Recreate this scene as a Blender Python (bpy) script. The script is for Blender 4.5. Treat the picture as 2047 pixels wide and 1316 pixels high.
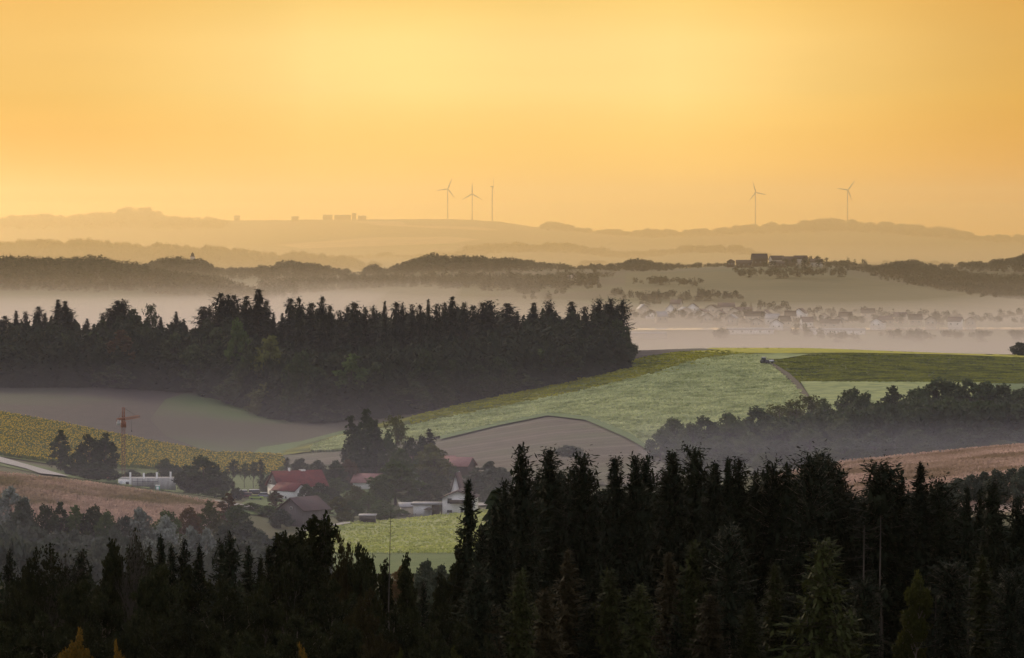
import bpy, math, random
import numpy as np
R = math.radians
for o in list(bpy.data.objects): bpy.data.objects.remove(o)
C = bpy.context.scene
COL = C.collection
# ---------------------------------------------------------------- camera (a long lens on a hilltop; 1 unit = 1 m)
F = 8000.0; CX = 1023.5; CY = 658.0; Y0 = 450.0          # focal length and centre in photo pixels; Y0 = eye level
TH = math.atan((CY - Y0) / F)
cam_d = bpy.data.cameras.new('camera'); cam = bpy.data.objects.new('camera', cam_d); COL.objects.link(cam)
cam_d.sensor_width = 36; cam_d.lens = 36 * F / 2047; cam_d.clip_start = 1; cam_d.clip_end = 60000
cam.location = (0, 0, 0); cam.rotation_euler = (math.pi / 2 - TH, 0, 0)
C.camera = cam
C.render.engine = 'CYCLES'
C.view_settings.view_transform = 'Standard'; C.view_settings.look = 'None'; C.view_settings.gamma = 1
C.view_settings.exposure = EXPO = 0.0
C.cycles.use_denoising = True
C.cycles.volume_bounces = 1; C.cycles.max_bounces = 6; C.cycles.diffuse_bounces = 3
C.cycles.transparent_max_bounces = 32
def lin(r, g, b):
    f = lambda c: c / 12.92 if c <= .04045 else ((c + .055) / 1.055) ** 2.4
    return (f(r / 255), f(g / 255), f(b / 255), 1)
# ---------------------------------------------------------------- sun and sky
OVERCAST = .68
SUN_EL, SUN_AZ = 15, -25          # degrees; azimuth from the view direction, negative = to the left
def sun_dir():
    e, a = R(SUN_EL), R(SUN_AZ)
    return (math.sin(a) * math.cos(e), math.cos(a) * math.cos(e), math.sin(e))
sd = bpy.data.lights.new('sun', 'SUN'); sun = bpy.data.objects.new('sun', sd); COL.objects.link(sun)
sd.energy = 1.5; sd.angle = R(12); sd.color = (1, .80, .55)
import mathutils
sun.rotation_euler = mathutils.Vector(sun_dir()).to_track_quat('Z', 'Y').to_euler()
W = bpy.data.worlds.new('World'); C.world = W; W.use_nodes = True
nt = W.node_tree; nt.nodes.clear()
N = lambda t, **k: (lambda n: [setattr(n, a, b) for a, b in k.items()] and n or n)(nt.nodes.new(t))
def L(a, b): nt.links.new(a, b)
def M(op, a, b=None, c=None, clamp=False):
    n = N('ShaderNodeMath', operation=op, use_clamp=clamp)
    for i, v in enumerate((a, b, c)):
        if v is None: continue
        if isinstance(v, (int, float)): n.inputs[i].default_value = v
        else: L(v, n.inputs[i])
    return n.outputs[0]
out = N('ShaderNodeOutputWorld'); bg = N('ShaderNodeBackground'); L(bg.outputs[0], out.inputs[0])
sky = N('ShaderNodeTexSky', sky_type='NISHITA', sun_disc=False, sun_elevation=R(SUN_EL), sun_rotation=R(SUN_AZ), dust_density=3, air_density=1)
tc = N('ShaderNodeTexCoord'); sep = N('ShaderNodeSeparateXYZ'); L(tc.outputs['Generated'], sep.inputs[0])
X, Yv, Z = sep.outputs
ramp = N('ShaderNodeValToRGB')                       # the glow of the low clouds, by elevation
L(M('MULTIPLY_ADD', Z, 1 / .6, .0333), ramp.inputs[0])        # z -0.02 .. 0.58
cr = ramp.color_ramp
stops = [(-.02, (1.10, .62, .12)), (.0, (1.10, .63, .12)), (.012, (1.10, .64, .14)), (.022, (1.06, .66, .17)), (.034, (1.02, .70, .23)), (.045, (1.02, .70, .23)), (.056, (.95, .61, .155)),
         (.10, lin(236, 196, 120)), (.22, lin(205, 180, 150)), (.4, lin(170, 160, 160))]
while len(cr.elements) > 1: cr.elements.remove(cr.elements[0])
for i, (z, c) in enumerate(stops):
    p = (z + .02) / .6
    e = cr.elements[0] if i == 0 else cr.elements.new(p)
    e.position = p; e.color = tuple(c[:3]) + (1,)
# cloud bands: noise stretched along the horizon, and a darker bank towards the right
mp = N('ShaderNodeMapping'); mp.inputs['Scale'].default_value = (5, 5, 34); L(tc.outputs['Generated'], mp.inputs[0])
nz = N('ShaderNodeTexNoise'); nz.inputs['Scale'].default_value = 1.5; nz.inputs['Detail'].default_value = 5; L(mp.outputs[0], nz.inputs[0])
mp2 = N('ShaderNodeMapping'); mp2.inputs['Scale'].default_value = (16, 3, 3); mp2.inputs['Location'].default_value = (.65, 0, 0); L(tc.outputs['Generated'], mp2.inputs[0])
nz2 = N('ShaderNodeTexNoise'); nz2.inputs['Scale'].default_value = 1; nz2.inputs['Detail'].default_value = .5; L(mp2.outputs[0], nz2.inputs[0])
right = M('SMOOTH_MIN', M('MULTIPLY', M('MAXIMUM', M('ADD', X, -.04), 0), 2.4), .3, .1)
left = M('SMOOTH_MIN', M('MULTIPLY', M('MAXIMUM', M('MULTIPLY_ADD', X, -1, -.05), 0), 2.6), .16, .1)
cloud = M('MULTIPLY', M('MULTIPLY_ADD', nz.outputs[0], .22, .89), M('SUBTRACT', M('MULTIPLY_ADD', nz2.outputs[0], .26, .89), M('ADD', right, left)))
ck = N('ShaderNodeMix', data_type='RGBA', blend_type='MIX')
q_ = M('ADD', right, left); cx = N('ShaderNodeCombineXYZ'); cx.inputs[0].default_value = 1          # thicker haze at the sides is redder
L(M('SUBTRACT', 1, M('MULTIPLY', q_, 1.0), None, True), cx.inputs[1]); L(M('SUBTRACT', 1, M('MULTIPLY', q_, 2.8), None, True), cx.inputs[2])
t0 = N('ShaderNodeVectorMath', operation='MULTIPLY'); L(ramp.outputs[0], t0.inputs[0]); L(cx.outputs[0], t0.inputs[1])
tint = N('ShaderNodeVectorMath', operation='SCALE'); L(t0.outputs[0], tint.inputs[0]); L(cloud, tint.inputs['Scale'])
# glow strongest ahead, fading round the sides
fwd = M('MULTIPLY_ADD', Yv, .5, .5)
glow = M('MULTIPLY', M('POWER', fwd, 5.0), M('SUBTRACT', 1, M('MULTIPLY', Z, 1.1), None, True))
gl = N('ShaderNodeVectorMath', operation='SCALE'); L(tint.outputs[0], gl.inputs[0]); L(M('MULTIPLY', glow, 1.0), gl.inputs['Scale'])
amb = N('ShaderNodeVectorMath', operation='SCALE'); L(sky.outputs[0], amb.inputs[0])
# thick cloud veils the clear sky low ahead; overhead it shows
veil = M('MULTIPLY', M('SUBTRACT', 1, M('POWER', fwd, 5.0), None, True), .05)
L(M('ADD', veil, M('MULTIPLY', M('MAXIMUM', Z, 0), .05)), amb.inputs['Scale'])
up_ = M('MULTIPLY', M('SUBTRACT', 1, glow, None, True), M('MULTIPLY_ADD', M('MAXIMUM', Z, 0), .5, .5))     # even cloud cover everywhere else, brighter overhead
ov = N('ShaderNodeVectorMath', operation='SCALE'); ov.inputs[0].default_value = (.92, .84, .86); L(M('MULTIPLY', up_, OVERCAST), ov.inputs['Scale'])
s1 = N('ShaderNodeVectorMath', operation='ADD'); L(gl.outputs[0], s1.inputs[0]); L(ov.outputs[0], s1.inputs[1])
sm = N('ShaderNodeVectorMath', operation='ADD'); L(s1.outputs[0], sm.inputs[0]); L(amb.outputs[0], sm.inputs[1])
L(sm.outputs[0], bg.inputs[0]); bg.inputs[1].default_value = 1.0
# ---------------------------------------------------------------- helpers
def ray(px, py):
    u = (np.asarray(px, float) - CX) / F; v = -(np.asarray(py, float) - CY) / F
    y = math.cos(TH) + v * math.sin(TH); z = -math.sin(TH) + v * math.cos(TH)
    return u / y, z / y
def tag(o, label=None, cat=None, group=None, kind=None):
    if label: o['label'] = label
    if cat: o['category'] = cat
    if group: o['group'] = group
    if kind: o['kind'] = kind
    return o
def mesh(name, v, f, mats=(), smooth=False, mi=None):
    """v (n,3); f: array (m,k), or a list of tuples / arrays"""
    me = bpy.data.meshes.new(name)
    v = np.asarray(v, np.float32).reshape(-1, 3)
    fs = [f] if isinstance(f, np.ndarray) else f
    if len(fs) and not isinstance(fs[0], np.ndarray):
        li = np.concatenate([np.asarray(q) for q in fs]); tot = np.array([len(q) for q in fs])
    else:
        fs = [q for q in fs if len(q)]
        li = np.concatenate([q.ravel() for q in fs]); tot = np.concatenate([np.full(len(q), q.shape[1]) for q in fs])
    me.vertices.add(len(v)); me.vertices.foreach_set('co', v.ravel())
    me.loops.add(len(li)); me.loops.foreach_set('vertex_index', li.astype(np.int32))
    me.polygons.add(len(tot)); me.polygons.foreach_set('loop_start', (np.cumsum(tot) - tot).astype(np.int32))
    me.polygons.foreach_set('loop_total', tot.astype(np.int32))
    for m in (mats if isinstance(mats, (list, tuple)) else [mats]): me.materials.append(m)
    if mi is not None: me.polygons.foreach_set('material_index', np.asarray(mi, np.int32))
    if smooth: me.polygons.foreach_set('use_smooth', np.ones(len(tot), bool))
    me.update(calc_edges=True)
    return me
def obj(name, me, parent=None, loc=None):
    o = bpy.data.objects.new(name, me); COL.objects.link(o)
    if parent is not None: o.parent = parent
    if loc is not None: o.location = loc
    return o
def empty(name, loc=(0, 0, 0), rz=0, sc=(1, 1, 1)):
    o = bpy.data.objects.new(name, None); COL.objects.link(o)
    o.empty_display_size = 1; o.location = loc; o.rotation_euler = (0, 0, rz); o.scale = sc
    return o
class MB:
    """collects boxes, prisms and tubes; build() links them as one mesh"""
    def __init__(s): s.v = []; s.f = []
    def add(s, v, f):
        n = len(s.v); s.v += [tuple(p) for p in v]; s.f += [tuple(i + n for i in q) for q in f]; return s
    def box(s, c, d, rz=0, rx=0):
        x, y, z = (k / 2 for k in d); v = []
        for dx, dy, dz in ((-x, -y, -z), (x, -y, -z), (x, y, -z), (-x, y, -z), (-x, -y, z), (x, -y, z), (x, y, z), (-x, y, z)):
            dy, dz = dy * math.cos(rx) - dz * math.sin(rx), dy * math.sin(rx) + dz * math.cos(rx)
            v.append((c[0] + dx * math.cos(rz) - dy * math.sin(rz), c[1] + dx * math.sin(rz) + dy * math.cos(rz), c[2] + dz))
        return s.add(v, [(0, 3, 2, 1), (4, 5, 6, 7), (0, 1, 5, 4), (1, 2, 6, 5), (2, 3, 7, 6), (3, 0, 4, 7)])
    def tube(s, a, b, ra, rb=None, n=6):
        rb = ra if rb is None else rb
        a = mathutils.Vector(a); b = mathutils.Vector(b); q = (b - a).to_track_quat('Z', 'Y'); v = []
        for p, r in ((a, ra), (b, rb)):
            for i in range(n):
                t = 2 * math.pi * i / n; v.append(tuple(p + q @ mathutils.Vector((r * math.cos(t), r * math.sin(t), 0))))
        return s.add(v, [(i, (i + 1) % n, n + (i + 1) % n, n + i) for i in range(n)] + [tuple(range(n))[::-1], tuple(range(n, 2 * n))])
    def poly(s, prof, y0, y1):
        """prism of the profile (x, z) from y0 to y1"""
        n = len(prof)
        v = [(x, y0, z) for x, z in prof] + [(x, y1, z) for x, z in prof]
        return s.add(v, [(i, (i + 1) % n, n + (i + 1) % n, n + i) for i in range(n)] + [tuple(range(n))[::-1], tuple(range(n, 2 * n))])
    def me(s, name, m): return mesh(name, s.v, s.f, m)
    def build(s, name, m, parent=None): return obj(name, s.me(name, m), parent)
def clone(o, parent=None, mats=None):
    """a thing with copies of its parts and sub-parts"""
    c = o.copy(); COL.objects.link(c)
    if parent is not None: c.parent = parent
    for ch in o.children: clone(ch, c)
    return c
# ---------------------------------------------------------------- materials
def mat(name, col=(.5, .5, .5), rough=.85, col2=None, scale=1.0, stretch=(1, 1, 1), detail=4, obrand=0.0, noise_lo=.35, noise_hi=.65, spec=.2, metal=0, world=False, trans=0, bump=0, col3=None, scale3=.05, rotz=0, rows=None):
    m = bpy.data.materials.new(name); m.use_nodes = True; t = m.node_tree; b = t.nodes['Principled BSDF']
    b.inputs['Roughness'].default_value = rough; b.inputs['Specular IOR Level'].default_value = spec; b.inputs['Metallic'].default_value = metal
    c4 = lambda c: tuple(c[:3]) + (1,)
    def mixn(a, bb, fac, bt='MIX'):
        n = t.nodes.new('ShaderNodeMix'); n.data_type = 'RGBA'; n.blend_type = bt
        for i, vv in ((0, fac), (6, a), (7, bb)):
            if isinstance(vv, (int, float)): n.inputs[i].default_value = vv
            elif isinstance(vv, tuple): n.inputs[i].default_value = c4(vv)
            else: t.links.new(vv, n.inputs[i])
        return n.outputs[2]
    src = tuple(col[:3])
    if col2 is not None or bump or rows:
        if world: co = t.nodes.new('ShaderNodeNewGeometry').outputs['Position']
        else: co = t.nodes.new('ShaderNodeTexCoord').outputs['Object']
        mpn = t.nodes.new('ShaderNodeMapping'); mpn.inputs['Scale'].default_value = stretch; mpn.inputs['Rotation'].default_value = (0, 0, rotz); t.links.new(co, mpn.inputs[0])
        nn = t.nodes.new('ShaderNodeTexNoise'); nn.inputs['Scale'].default_value = scale; nn.inputs['Detail'].default_value = detail
        t.links.new(mpn.outputs[0], nn.inputs[0])
        mr = t.nodes.new('ShaderNodeMapRange'); mr.inputs[1].default_value = noise_lo; mr.inputs[2].default_value = noise_hi; t.links.new(nn.outputs[0], mr.inputs[0])
        if col2 is not None: src = mixn(src, tuple(col2[:3]), mr.outputs[0])
        if col3 is not None:
            n3 = t.nodes.new('ShaderNodeTexNoise'); n3.inputs['Scale'].default_value = scale3; n3.inputs['Detail'].default_value = 3; t.links.new(co, n3.inputs[0])
            m3 = t.nodes.new('ShaderNodeMapRange'); m3.inputs[1].default_value = .42; m3.inputs[2].default_value = .62; t.links.new(n3.outputs[0], m3.inputs[0])
            src = mixn(src, tuple(col3[:3]), m3.outputs[0])
        if rows:                                    # (angle, spacing in m, colour, strength): seed rows and tramlines
            for ang, sp, cc, st, wd in rows:
                mq = t.nodes.new('ShaderNodeMapping'); mq.inputs['Rotation'].default_value = (0, 0, ang); t.links.new(co, mq.inputs[0])
                wv = t.nodes.new('ShaderNodeTexWave'); wv.wave_type = 'BANDS'; wv.bands_direction = 'X'; wv.inputs['Scale'].default_value = 2 * math.pi / 20 / sp * 1.0
                wv.inputs['Distortion'].default_value = 1.2; wv.inputs['Detail'].default_value = 2; wv.inputs['Detail Scale'].default_value = .3
                t.links.new(mq.outputs[0], wv.inputs[0])
                m4 = t.nodes.new('ShaderNodeMapRange'); m4.inputs[1].default_value = 1 - wd; m4.inputs[2].default_value = 1; m4.inputs[4].default_value = st; t.links.new(wv.outputs[1], m4.inputs[0])
                src = mixn(src, tuple(cc[:3]), m4.outputs[0])
        if bump:
            bp = t.nodes.new('ShaderNodeBump'); bp.inputs['Strength'].default_value = bump; bp.inputs['Distance'].default_value = .3
            t.links.new(nn.outputs[0], bp.inputs['Height']); t.links.new(bp.outputs[0], b.inputs['Normal'])
    if obrand:
        oi = t.nodes.new('ShaderNodeObjectInfo'); mr = t.nodes.new('ShaderNodeMapRange'); mr.inputs[3].default_value = 1 - obrand; mr.inputs[4].default_value = 1 + obrand
        t.links.new(oi.outputs['Random'], mr.inputs[0])
        sc = t.nodes.new('ShaderNodeVectorMath'); sc.operation = 'SCALE'
        if isinstance(src, tuple): sc.inputs[0].default_value = src
        else: t.links.new(src, sc.inputs[0])
        t.links.new(mr.outputs[0], sc.inputs['Scale']); src = sc.outputs[0]
    if isinstance(src, tuple): b.inputs['Base Color'].default_value = c4(src)
    else: t.links.new(src, b.inputs['Base Color'])
    if trans:                                       # light coming through thin leaves
        tr = t.nodes.new('ShaderNodeBsdfTranslucent'); mx = t.nodes.new('ShaderNodeMixShader'); mx.inputs[0].default_value = trans
        if isinstance(src, tuple): tr.inputs[0].default_value = c4(src)
        else: t.links.new(src, tr.inputs[0])
        t.links.new(b.outputs[0], mx.inputs[1]); t.links.new(tr.outputs[0], mx.inputs[2]); t.links.new(mx.outputs[0], t.nodes['Material Output'].inputs['Surface'])
    return m
def volume(name, col, dens, g, absorb=None):
    m = bpy.data.materials.new(name); m.use_nodes = True; t = m.node_tree; t.nodes.clear()
    o = t.nodes.new('ShaderNodeOutputMaterial'); v = t.nodes.new('ShaderNodeVolumePrincipled')
    v.inputs['Color'].default_value = tuple(col) + (1,); v.inputs['Density'].default_value = dens; v.inputs['Anisotropy'].default_value = g
    v.inputs['Density Attribute'].default_value = ''
    t.links.new(v.outputs[0], o.inputs['Volume']); return m
def volbox(name, x0, x1, y0, y1, z0, z1, m, label):
    o = MB().box(((x0 + x1) / 2, (y0 + y1) / 2, (z0 + z1) / 2), (x1 - x0, y1 - y0, z1 - z0)).build(name, m)
    return tag(o, label, 'mist' if name != 'haze' else 'haze', kind='stuff')
# ---------------------------------------------------------------- terrain: contour lines of the land, read from near to far
# each line: distance, {column: height}; heights given as -z or, when above 300, as the picture row where that ground is seen
def zy(y, D): return float(ray(CX, y)[1]) * D
LY = []
def line(D, **k):
    xs = sorted(int(a[1:]) for a in k); zs = []
    for x in xs:
        v = k['x%d' % x]; zs.append(zy(v, D) if v > 300 else -v)
    LY.append((D, xs, zs))
def flat(D, z): line(D, x0=z)
flat(12, 2.2); flat(60, 9); flat(120, 18); flat(250, 36); flat(400, 52); flat(520, 61)
line(650, x0=72, x700=65, x1200=64, x2047=62)
line(820, x0=84, x450=84, x640=78, x720=70, x1000=68, x1400=67, x2047=62)
line(960, x0=81, x300=82, x500=82, x640=80, x720=1092, x900=1082, x1400=72, x1700=985, x2047=950)
line(1110, x0=952, x150=966, x300=988, x430=1006, x600=1030, x750=1046, x950=1034, x1200=77, x1500=70, x1700=925, x2047=895)
line(1230, x0=934, x150=959, x260=978, x450=1000, x590=1003, x750=1010, x900=1010, x1100=84, x1400=82, x1700=79, x2047=73)
line(1400, x0=893, x150=916, x300=944, x450=958, x560=960, x700=955, x820=945, x950=930, x1100=915, x1250=912, x1400=906, x1600=80, x1800=79, x2047=76)
line(1600, x0=833, x150=857, x300=885, x420=903, x560=905, x660=893, x820=872, x950=856, x1100=834, x1250=822, x1400=818, x1500=810, x1650=800, x1800=793, x2047=790)
line(1720, x0=808, x200=817, x400=840, x560=853, x660=842, x820=828, x950=812, x1100=797, x1250=780, x1400=776, x1500=774, x1650=765, x1800=764, x2047=767)
line(1850, x0=778, x200=778, x400=788, x560=805, x700=800, x820=793, x950=782, x1100=762, x1250=738, x1400=732, x1500=732, x1700=733, x1900=738, x2047=742)
line(2000, x0=68, x400=66, x560=64, x820=66, x1100=65, x1250=706, x1400=700, x1600=701, x1800=706, x2047=715)
line(2150, x0=72, x1100=69, x1400=69, x2047=73)
flat(2450, 88); flat(2900, 101)
line(3300, x0=101, x2047=100)
line(3600, x0=97, x1250=662, x2047=662)
line(4000, x0=94, x1250=637, x1500=634, x2047=642)
line(4500, x0=602, x500=612, x900=606, x1200=597, x1500=587, x1800=596, x2047=612)
line(5000, x0=548, x250=552, x400=572, x520=592, x700=586, x900=574, x1200=568, x1450=552, x1600=546, x1900=577, x2047=588)
line(5300, x0=531, x200=535, x300=549, x400=562, x520=578, x700=568, x850=556, x1000=552, x1250=550, x1450=536, x1600=532, x1800=549, x2047=558)
line(5700, x0=545, x300=546, x600=556, x1000=540, x1300=540, x1500=530, x1600=529, x1800=537, x2047=538)
line(6200, x0=545, x300=538, x385=530, x440=537, x500=547, x560=535, x700=547, x760=553, x830=530, x900=528, x1050=536, x1150=541, x1300=541, x1500=533, x1600=532, x1720=534, x1850=534, x1950=534, x2047=524)
flat(6900, 92); flat(8200, 98)
line(9500, x0=492, x150=488, x300=498, x400=500, x550=511, x650=516, x720=527, x900=536, x1100=540, x1200=526, x1300=540, x1750=526, x1850=526, x2047=536)
flat(10500, 98)
line(12500, x0=512, x500=514, x640=512, x720=512, x850=512, x950=497, x1050=494, x1150=496, x1240=512, x1290=512, x1350=500, x1430=496, x1500=502, x1560=518, x1800=526, x2047=530)
line(14500, x0=500, x400=496, x600=480, x900=474, x1100=490, x1300=500, x2047=512)
line(16000, x0=468, x400=466, x600=455, x900=452, x1100=464, x1300=480, x1700=470, x2047=492)
line(17500, x0=438, x200=434, x250=420, x310=420, x345=440, x440=441, x600=440, x720=439, x900=438, x1000=443, x1075=456, x1100=452, x1200=464, x1300=467, x1400=462, x1500=455, x1600=447, x1700=444, x1850=459, x1930=471, x2047=475)
flat(19500, 120); flat(26000, 160)
PS = np.arange(-1600, 3650, 8.0)                       # columns of the height table
LD = np.array([l[0] for l in LY], float)
T = np.empty((len(LY), len(PS)))
for i, (D, xs, zs) in enumerate(LY):
    if len(xs) > 1:
        row = np.interp(PS, xs, zs); k = np.hanning(13); k /= k.sum()
        row = np.convolve(np.pad(row, 6, 'edge'), k, 'valid')
    else: row = np.full(len(PS), zs[0])
    T[i] = row
def pchip(xk, yk, x):
    """monotone cubic through rows of yk, so crests and hollows stay where they were drawn"""
    h = np.diff(xk)[:, None]; d = np.diff(yk, axis=0) / h; m = np.zeros_like(yk)
    w1 = 2 * h[1:] + h[:-1]; w2 = h[1:] + 2 * h[:-1]
    ok = d[:-1] * d[1:] > 0
    with np.errstate(divide='ignore', invalid='ignore'):
        mm = (w1 + w2) / (w1 / d[:-1] + w2 / d[1:])
    m[1:-1] = np.where(ok, mm, 0); m[0] = d[0]; m[-1] = d[-1]
    i = np.clip(np.searchsorted(xk, x) - 1, 0, len(xk) - 2); t = ((x - xk[i]) / (xk[i + 1] - xk[i]))[:, None]; hh = h[i]
    return (2 * t**3 - 3 * t**2 + 1) * yk[i] + (t**3 - 2 * t**2 + t) * hh * m[i] + (-2 * t**3 + 3 * t**2) * yk[i + 1] + (t**3 - t**2) * hh * m[i + 1]
GD = np.exp(np.linspace(math.log(12), math.log(26000), 1500))
HT = pchip(LD, T, GD)                                  # (distance, column)
# gentle undulation so that no slope is a ruled surface
_a, _b = np.meshgrid(PS, GD)
_x = (_a - CX) / F * _b
HT += .35 * np.sin(_x / 23 + _b / 61) * np.sin(_b / 37 - _x / 71) * np.clip(_b / 1500, 0, 1) * (1 + np.clip(_b - 5000, 0, 9000) / 3000)
def H(x, y):
    x = np.asarray(x, float); y = np.asarray(y, float)
    az = np.clip(np.arctan2(x, y), -.3, .3); r = np.hypot(x, y)
    P = CX + F * np.tan(az); D = np.clip(r * np.cos(az), 12, 25999)
    fi = np.clip((P - PS[0]) / 8, 0, len(PS) - 1.001); fj = np.clip((np.log(D) - math.log(12)) / (math.log(26000 / 12) / 1499), 0, 1498.999)
    i = fi.astype(int); j = fj.astype(int); u = fi - i; v = fj - j
    return HT[j, i] * (1 - u) * (1 - v) + HT[j, i + 1] * u * (1 - v) + HT[j + 1, i] * (1 - u) * v + HT[j + 1, i + 1] * u * v
def ground(px, py, dmin=500, dmax=20000):
    """where the sight line through a photo point first meets the land beyond dmin"""
    px = np.atleast_1d(np.asarray(px, float)); py = np.atleast_1d(np.asarray(py, float))
    dx, dz = ray(px, py)
    Ds = np.exp(np.linspace(math.log(dmin), math.log(dmax), 420))
    g = dz[:, None] * Ds - H(dx[:, None] * Ds, np.broadcast_to(Ds, (len(px), 420)))
    neg = g < 0; k = np.where(neg.any(1), neg.argmax(1), 419); k = np.maximum(k, 1)
    r = np.arange(len(px)); g0, g1 = g[r, k - 1], g[r, k]
    t = np.where(neg.any(1), np.clip(g0 / np.where(g0 - g1 == 0, 1, g0 - g1), 0, 1), 0); D = Ds[k - 1] + t * (Ds[k] - Ds[k - 1])
    x = dx * D
    return x, D, H(x, D)
def at(px, py, dmin=500, dmax=20000):
    x, y, z = ground(px, py, dmin, dmax); return float(x[0]), float(y[0]), float(z[0])
def on(px, D):
    x = (px - CX) / F * D; return x, D, float(H(x, D))
# the land as one sheet, fine ahead and coarse behind
M_meadow = mat('meadow', (.055, .068, .026), .95, col2=(.08, .085, .035), scale=.02, world=True, col3=(.07, .058, .036), scale3=.004)
def build_ground():
    azs = np.concatenate([np.linspace(-math.pi, -.3, 26)[:-1], np.linspace(-.3, -.15, 20)[:-1], np.linspace(-.15, .15, 330), np.linspace(.15, .3, 20)[1:], np.linspace(.3, math.pi, 26)[1:-1]])
    rs = np.exp(np.concatenate([np.linspace(math.log(12), math.log(500), 40)[:-1], np.linspace(math.log(500), math.log(7000), 430)[:-1], np.linspace(math.log(7000), math.log(25900), 150)]))
    A, Rr = np.meshgrid(azs, rs)
    Rr = Rr / np.cos(np.clip(A, -.3, .3))
    x = np.sin(A) * Rr; y = np.cos(A) * Rr; z = H(x, y)
    n, m = A.shape
    v = np.stack([x, y, z], -1).reshape(-1, 3); v = np.vstack([v, [[0, 0, -1.7]]])
    i = np.arange(n - 1)[:, None] * m + np.arange(m)[None]; j = np.arange(n - 1)[:, None] * m + (np.arange(m)[None] + 1) % m
    q = np.stack([i, j, j + m, i + m], -1).reshape(-1, 4)
    c = np.stack([np.full(m, n * m), (np.arange(m) + 1) % m, np.arange(m)], -1)
    o = obj('ground', mesh('ground', v, [q[:, ::-1].copy(), c], M_meadow, smooth=True)); tag(o, kind='structure')
build_ground()
def interp_poly(pts, x):
    """vertical extents of a closed outline at column x -> list of (y0, y1)"""
    ys = []
    for (xa, ya), (xb, yb) in zip(pts, pts[1:] + pts[:1]):
        if (xa <= x < xb) or (xb <= x < xa): ys.append(ya + (yb - ya) * (x - xa) / (xb - xa))
    ys.sort(); return list(zip(ys[::2], ys[1::2]))
def smooth_outline(pts, n=6):
    """Catmull-Rom through the outline points"""
    o = []; k = len(pts)
    for i in range(k):
        p0, p1, p2, p3 = (np.array(pts[(i + j) % k], float) for j in (-1, 0, 1, 2))
        for s in range(n):
            t = s / n; o.append(tuple(.5 * ((2 * p1) + (p2 - p0) * t + (2 * p0 - 5 * p1 + 4 * p2 - p3) * t * t + (3 * p1 - p0 - 3 * p2 + p3) * t**3)))
    return o
def field(name, pts, m, up, dmin, dmax, step=4, ny=14, smooth=False, kind='structure', **k):
    """a sheet of crop or road draped on the land inside the outline"""
    if smooth: pts = smooth_outline(pts)
    x0 = min(p[0] for p in pts); x1 = max(p[0] for p in pts)
    cols = np.arange(x0 + .01, x1, step); cols = np.append(cols, x1 - .01); V = []; Q = []; prev = None; n = 0
    for c in cols:
        iv = interp_poly(pts, c)
        if len(iv) != 1:
            iv = iv[:1] if iv else None
        if not iv: prev = None; continue
        a, b = iv[0]; ys = np.linspace(a, b, ny)
        V.append(np.stack([np.full(ny, c), ys], -1))
        if prev is not None:
            for i in range(ny - 1): Q.append((prev + i, prev + i + 1, n + i + 1, n + i))
        prev = n; n += ny
    V = np.concatenate(V); x, y, z = ground(V[:, 0], V[:, 1], dmin, dmax)
    o = obj(name, mesh(name, np.stack([x, y, z + up], -1), np.array(Q)[:, ::-1].copy(), m, smooth=True)); return tag(o, kind=kind, **k)
# ---------------------------------------------------------------- fields and roads
G_ = lambda *c: tuple(k for k in c)
M_brownL = mat('fallow_soil', (.052, .037, .033), .95, col2=(.036, .027, .025), scale=.25, world=True, stretch=(1, .25, 1), col3=(.045, .066, .024), scale3=.006)
M_greenL = mat('young_grass', (.045, .088, .018), .95, col2=(.075, .10, .032), scale=.03, world=True, stretch=(1, .4, 1), col3=(.062, .052, .038), scale3=.008)
M_lawn = mat('grass', (.075, .12, .035), .95, col2=(.11, .15, .05), scale=.15, world=True)
M_olive = mat('mustard_crop', (.15, .165, .008), .95, col2=(.23, .22, .012), scale=.045, stretch=(1, .35, 1), world=True, col3=(.055, .075, .008), scale3=.03, rows=[(.25, 14, (.07, .09, .02), .55, .3)], noise_lo=.42, noise_hi=.6)
M_oliveR = mat('mustard_crop_hilltop', (.075, .095, .006), .95, col2=(.13, .14, .010), scale=.045, stretch=(.5, 1, 1), world=True, col3=(.035, .055, .008), scale3=.02, rows=[(1.45, 22, (.06, .08, .02), .5, .3)], noise_lo=.42, noise_hi=.6)
M_yellowrim = mat('flowering_mustard', (.42, .37, .02), .95, col2=(.28, .28, .03), scale=.3, world=True)
M_pale = mat('pale_green_crop', (.28, .315, .11), .95, col2=(.17, .215, .07), scale=.16, stretch=(1, .5, 1), world=True, col3=(.17, .215, .075), scale3=.008, rows=[(1.2, 13, (.13, .175, .07), .32, .35), (1.2, 61, (.32, .36, .17), .3, .12)], noise_lo=.45, noise_hi=.6)
M_pale2 = mat('crop_margin', (.09, .14, .05), .95, col2=(.12, .17, .06), scale=.3, world=True)
M_soil = mat('ploughed_soil', (.125, .098, .078), .95, col2=(.085, .068, .056), scale=.12, stretch=(1, .5, 1), world=True, col3=(.10, .10, .06), scale3=.02, rows=[(1.25, 12, (.06, .052, .04), .6, .25), (1.25, 37, (.17, .145, .12), .6, .1)])
M_stub = mat('dry_maize_ground', (.27, .19, .155), .95, col2=(.34, .24, .195), scale=.5, stretch=(1, .4, 1), world=True, col3=(.16, .13, .08), scale3=.03)
M_ygf = mat('yellow_green_field', (.25, .29, .09), .95, col2=(.19, .25, .08), scale=.25, stretch=(1, .5, 1), world=True, col3=(.30, .31, .11), scale3=.02)
M_sun = mat('sunflower_ground', (.10, .14, .025), .95, col2=(.14, .16, .03), scale=.5, world=True)
M_track = mat('gravel_road', (.42, .39, .36), .9, col2=(.34, .31, .29), scale=.6, world=True)
M_dirt = mat('dirt_track', (.10, .085, .05), .95, col2=(.07, .06, .04), scale=.6, world=True)
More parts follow.
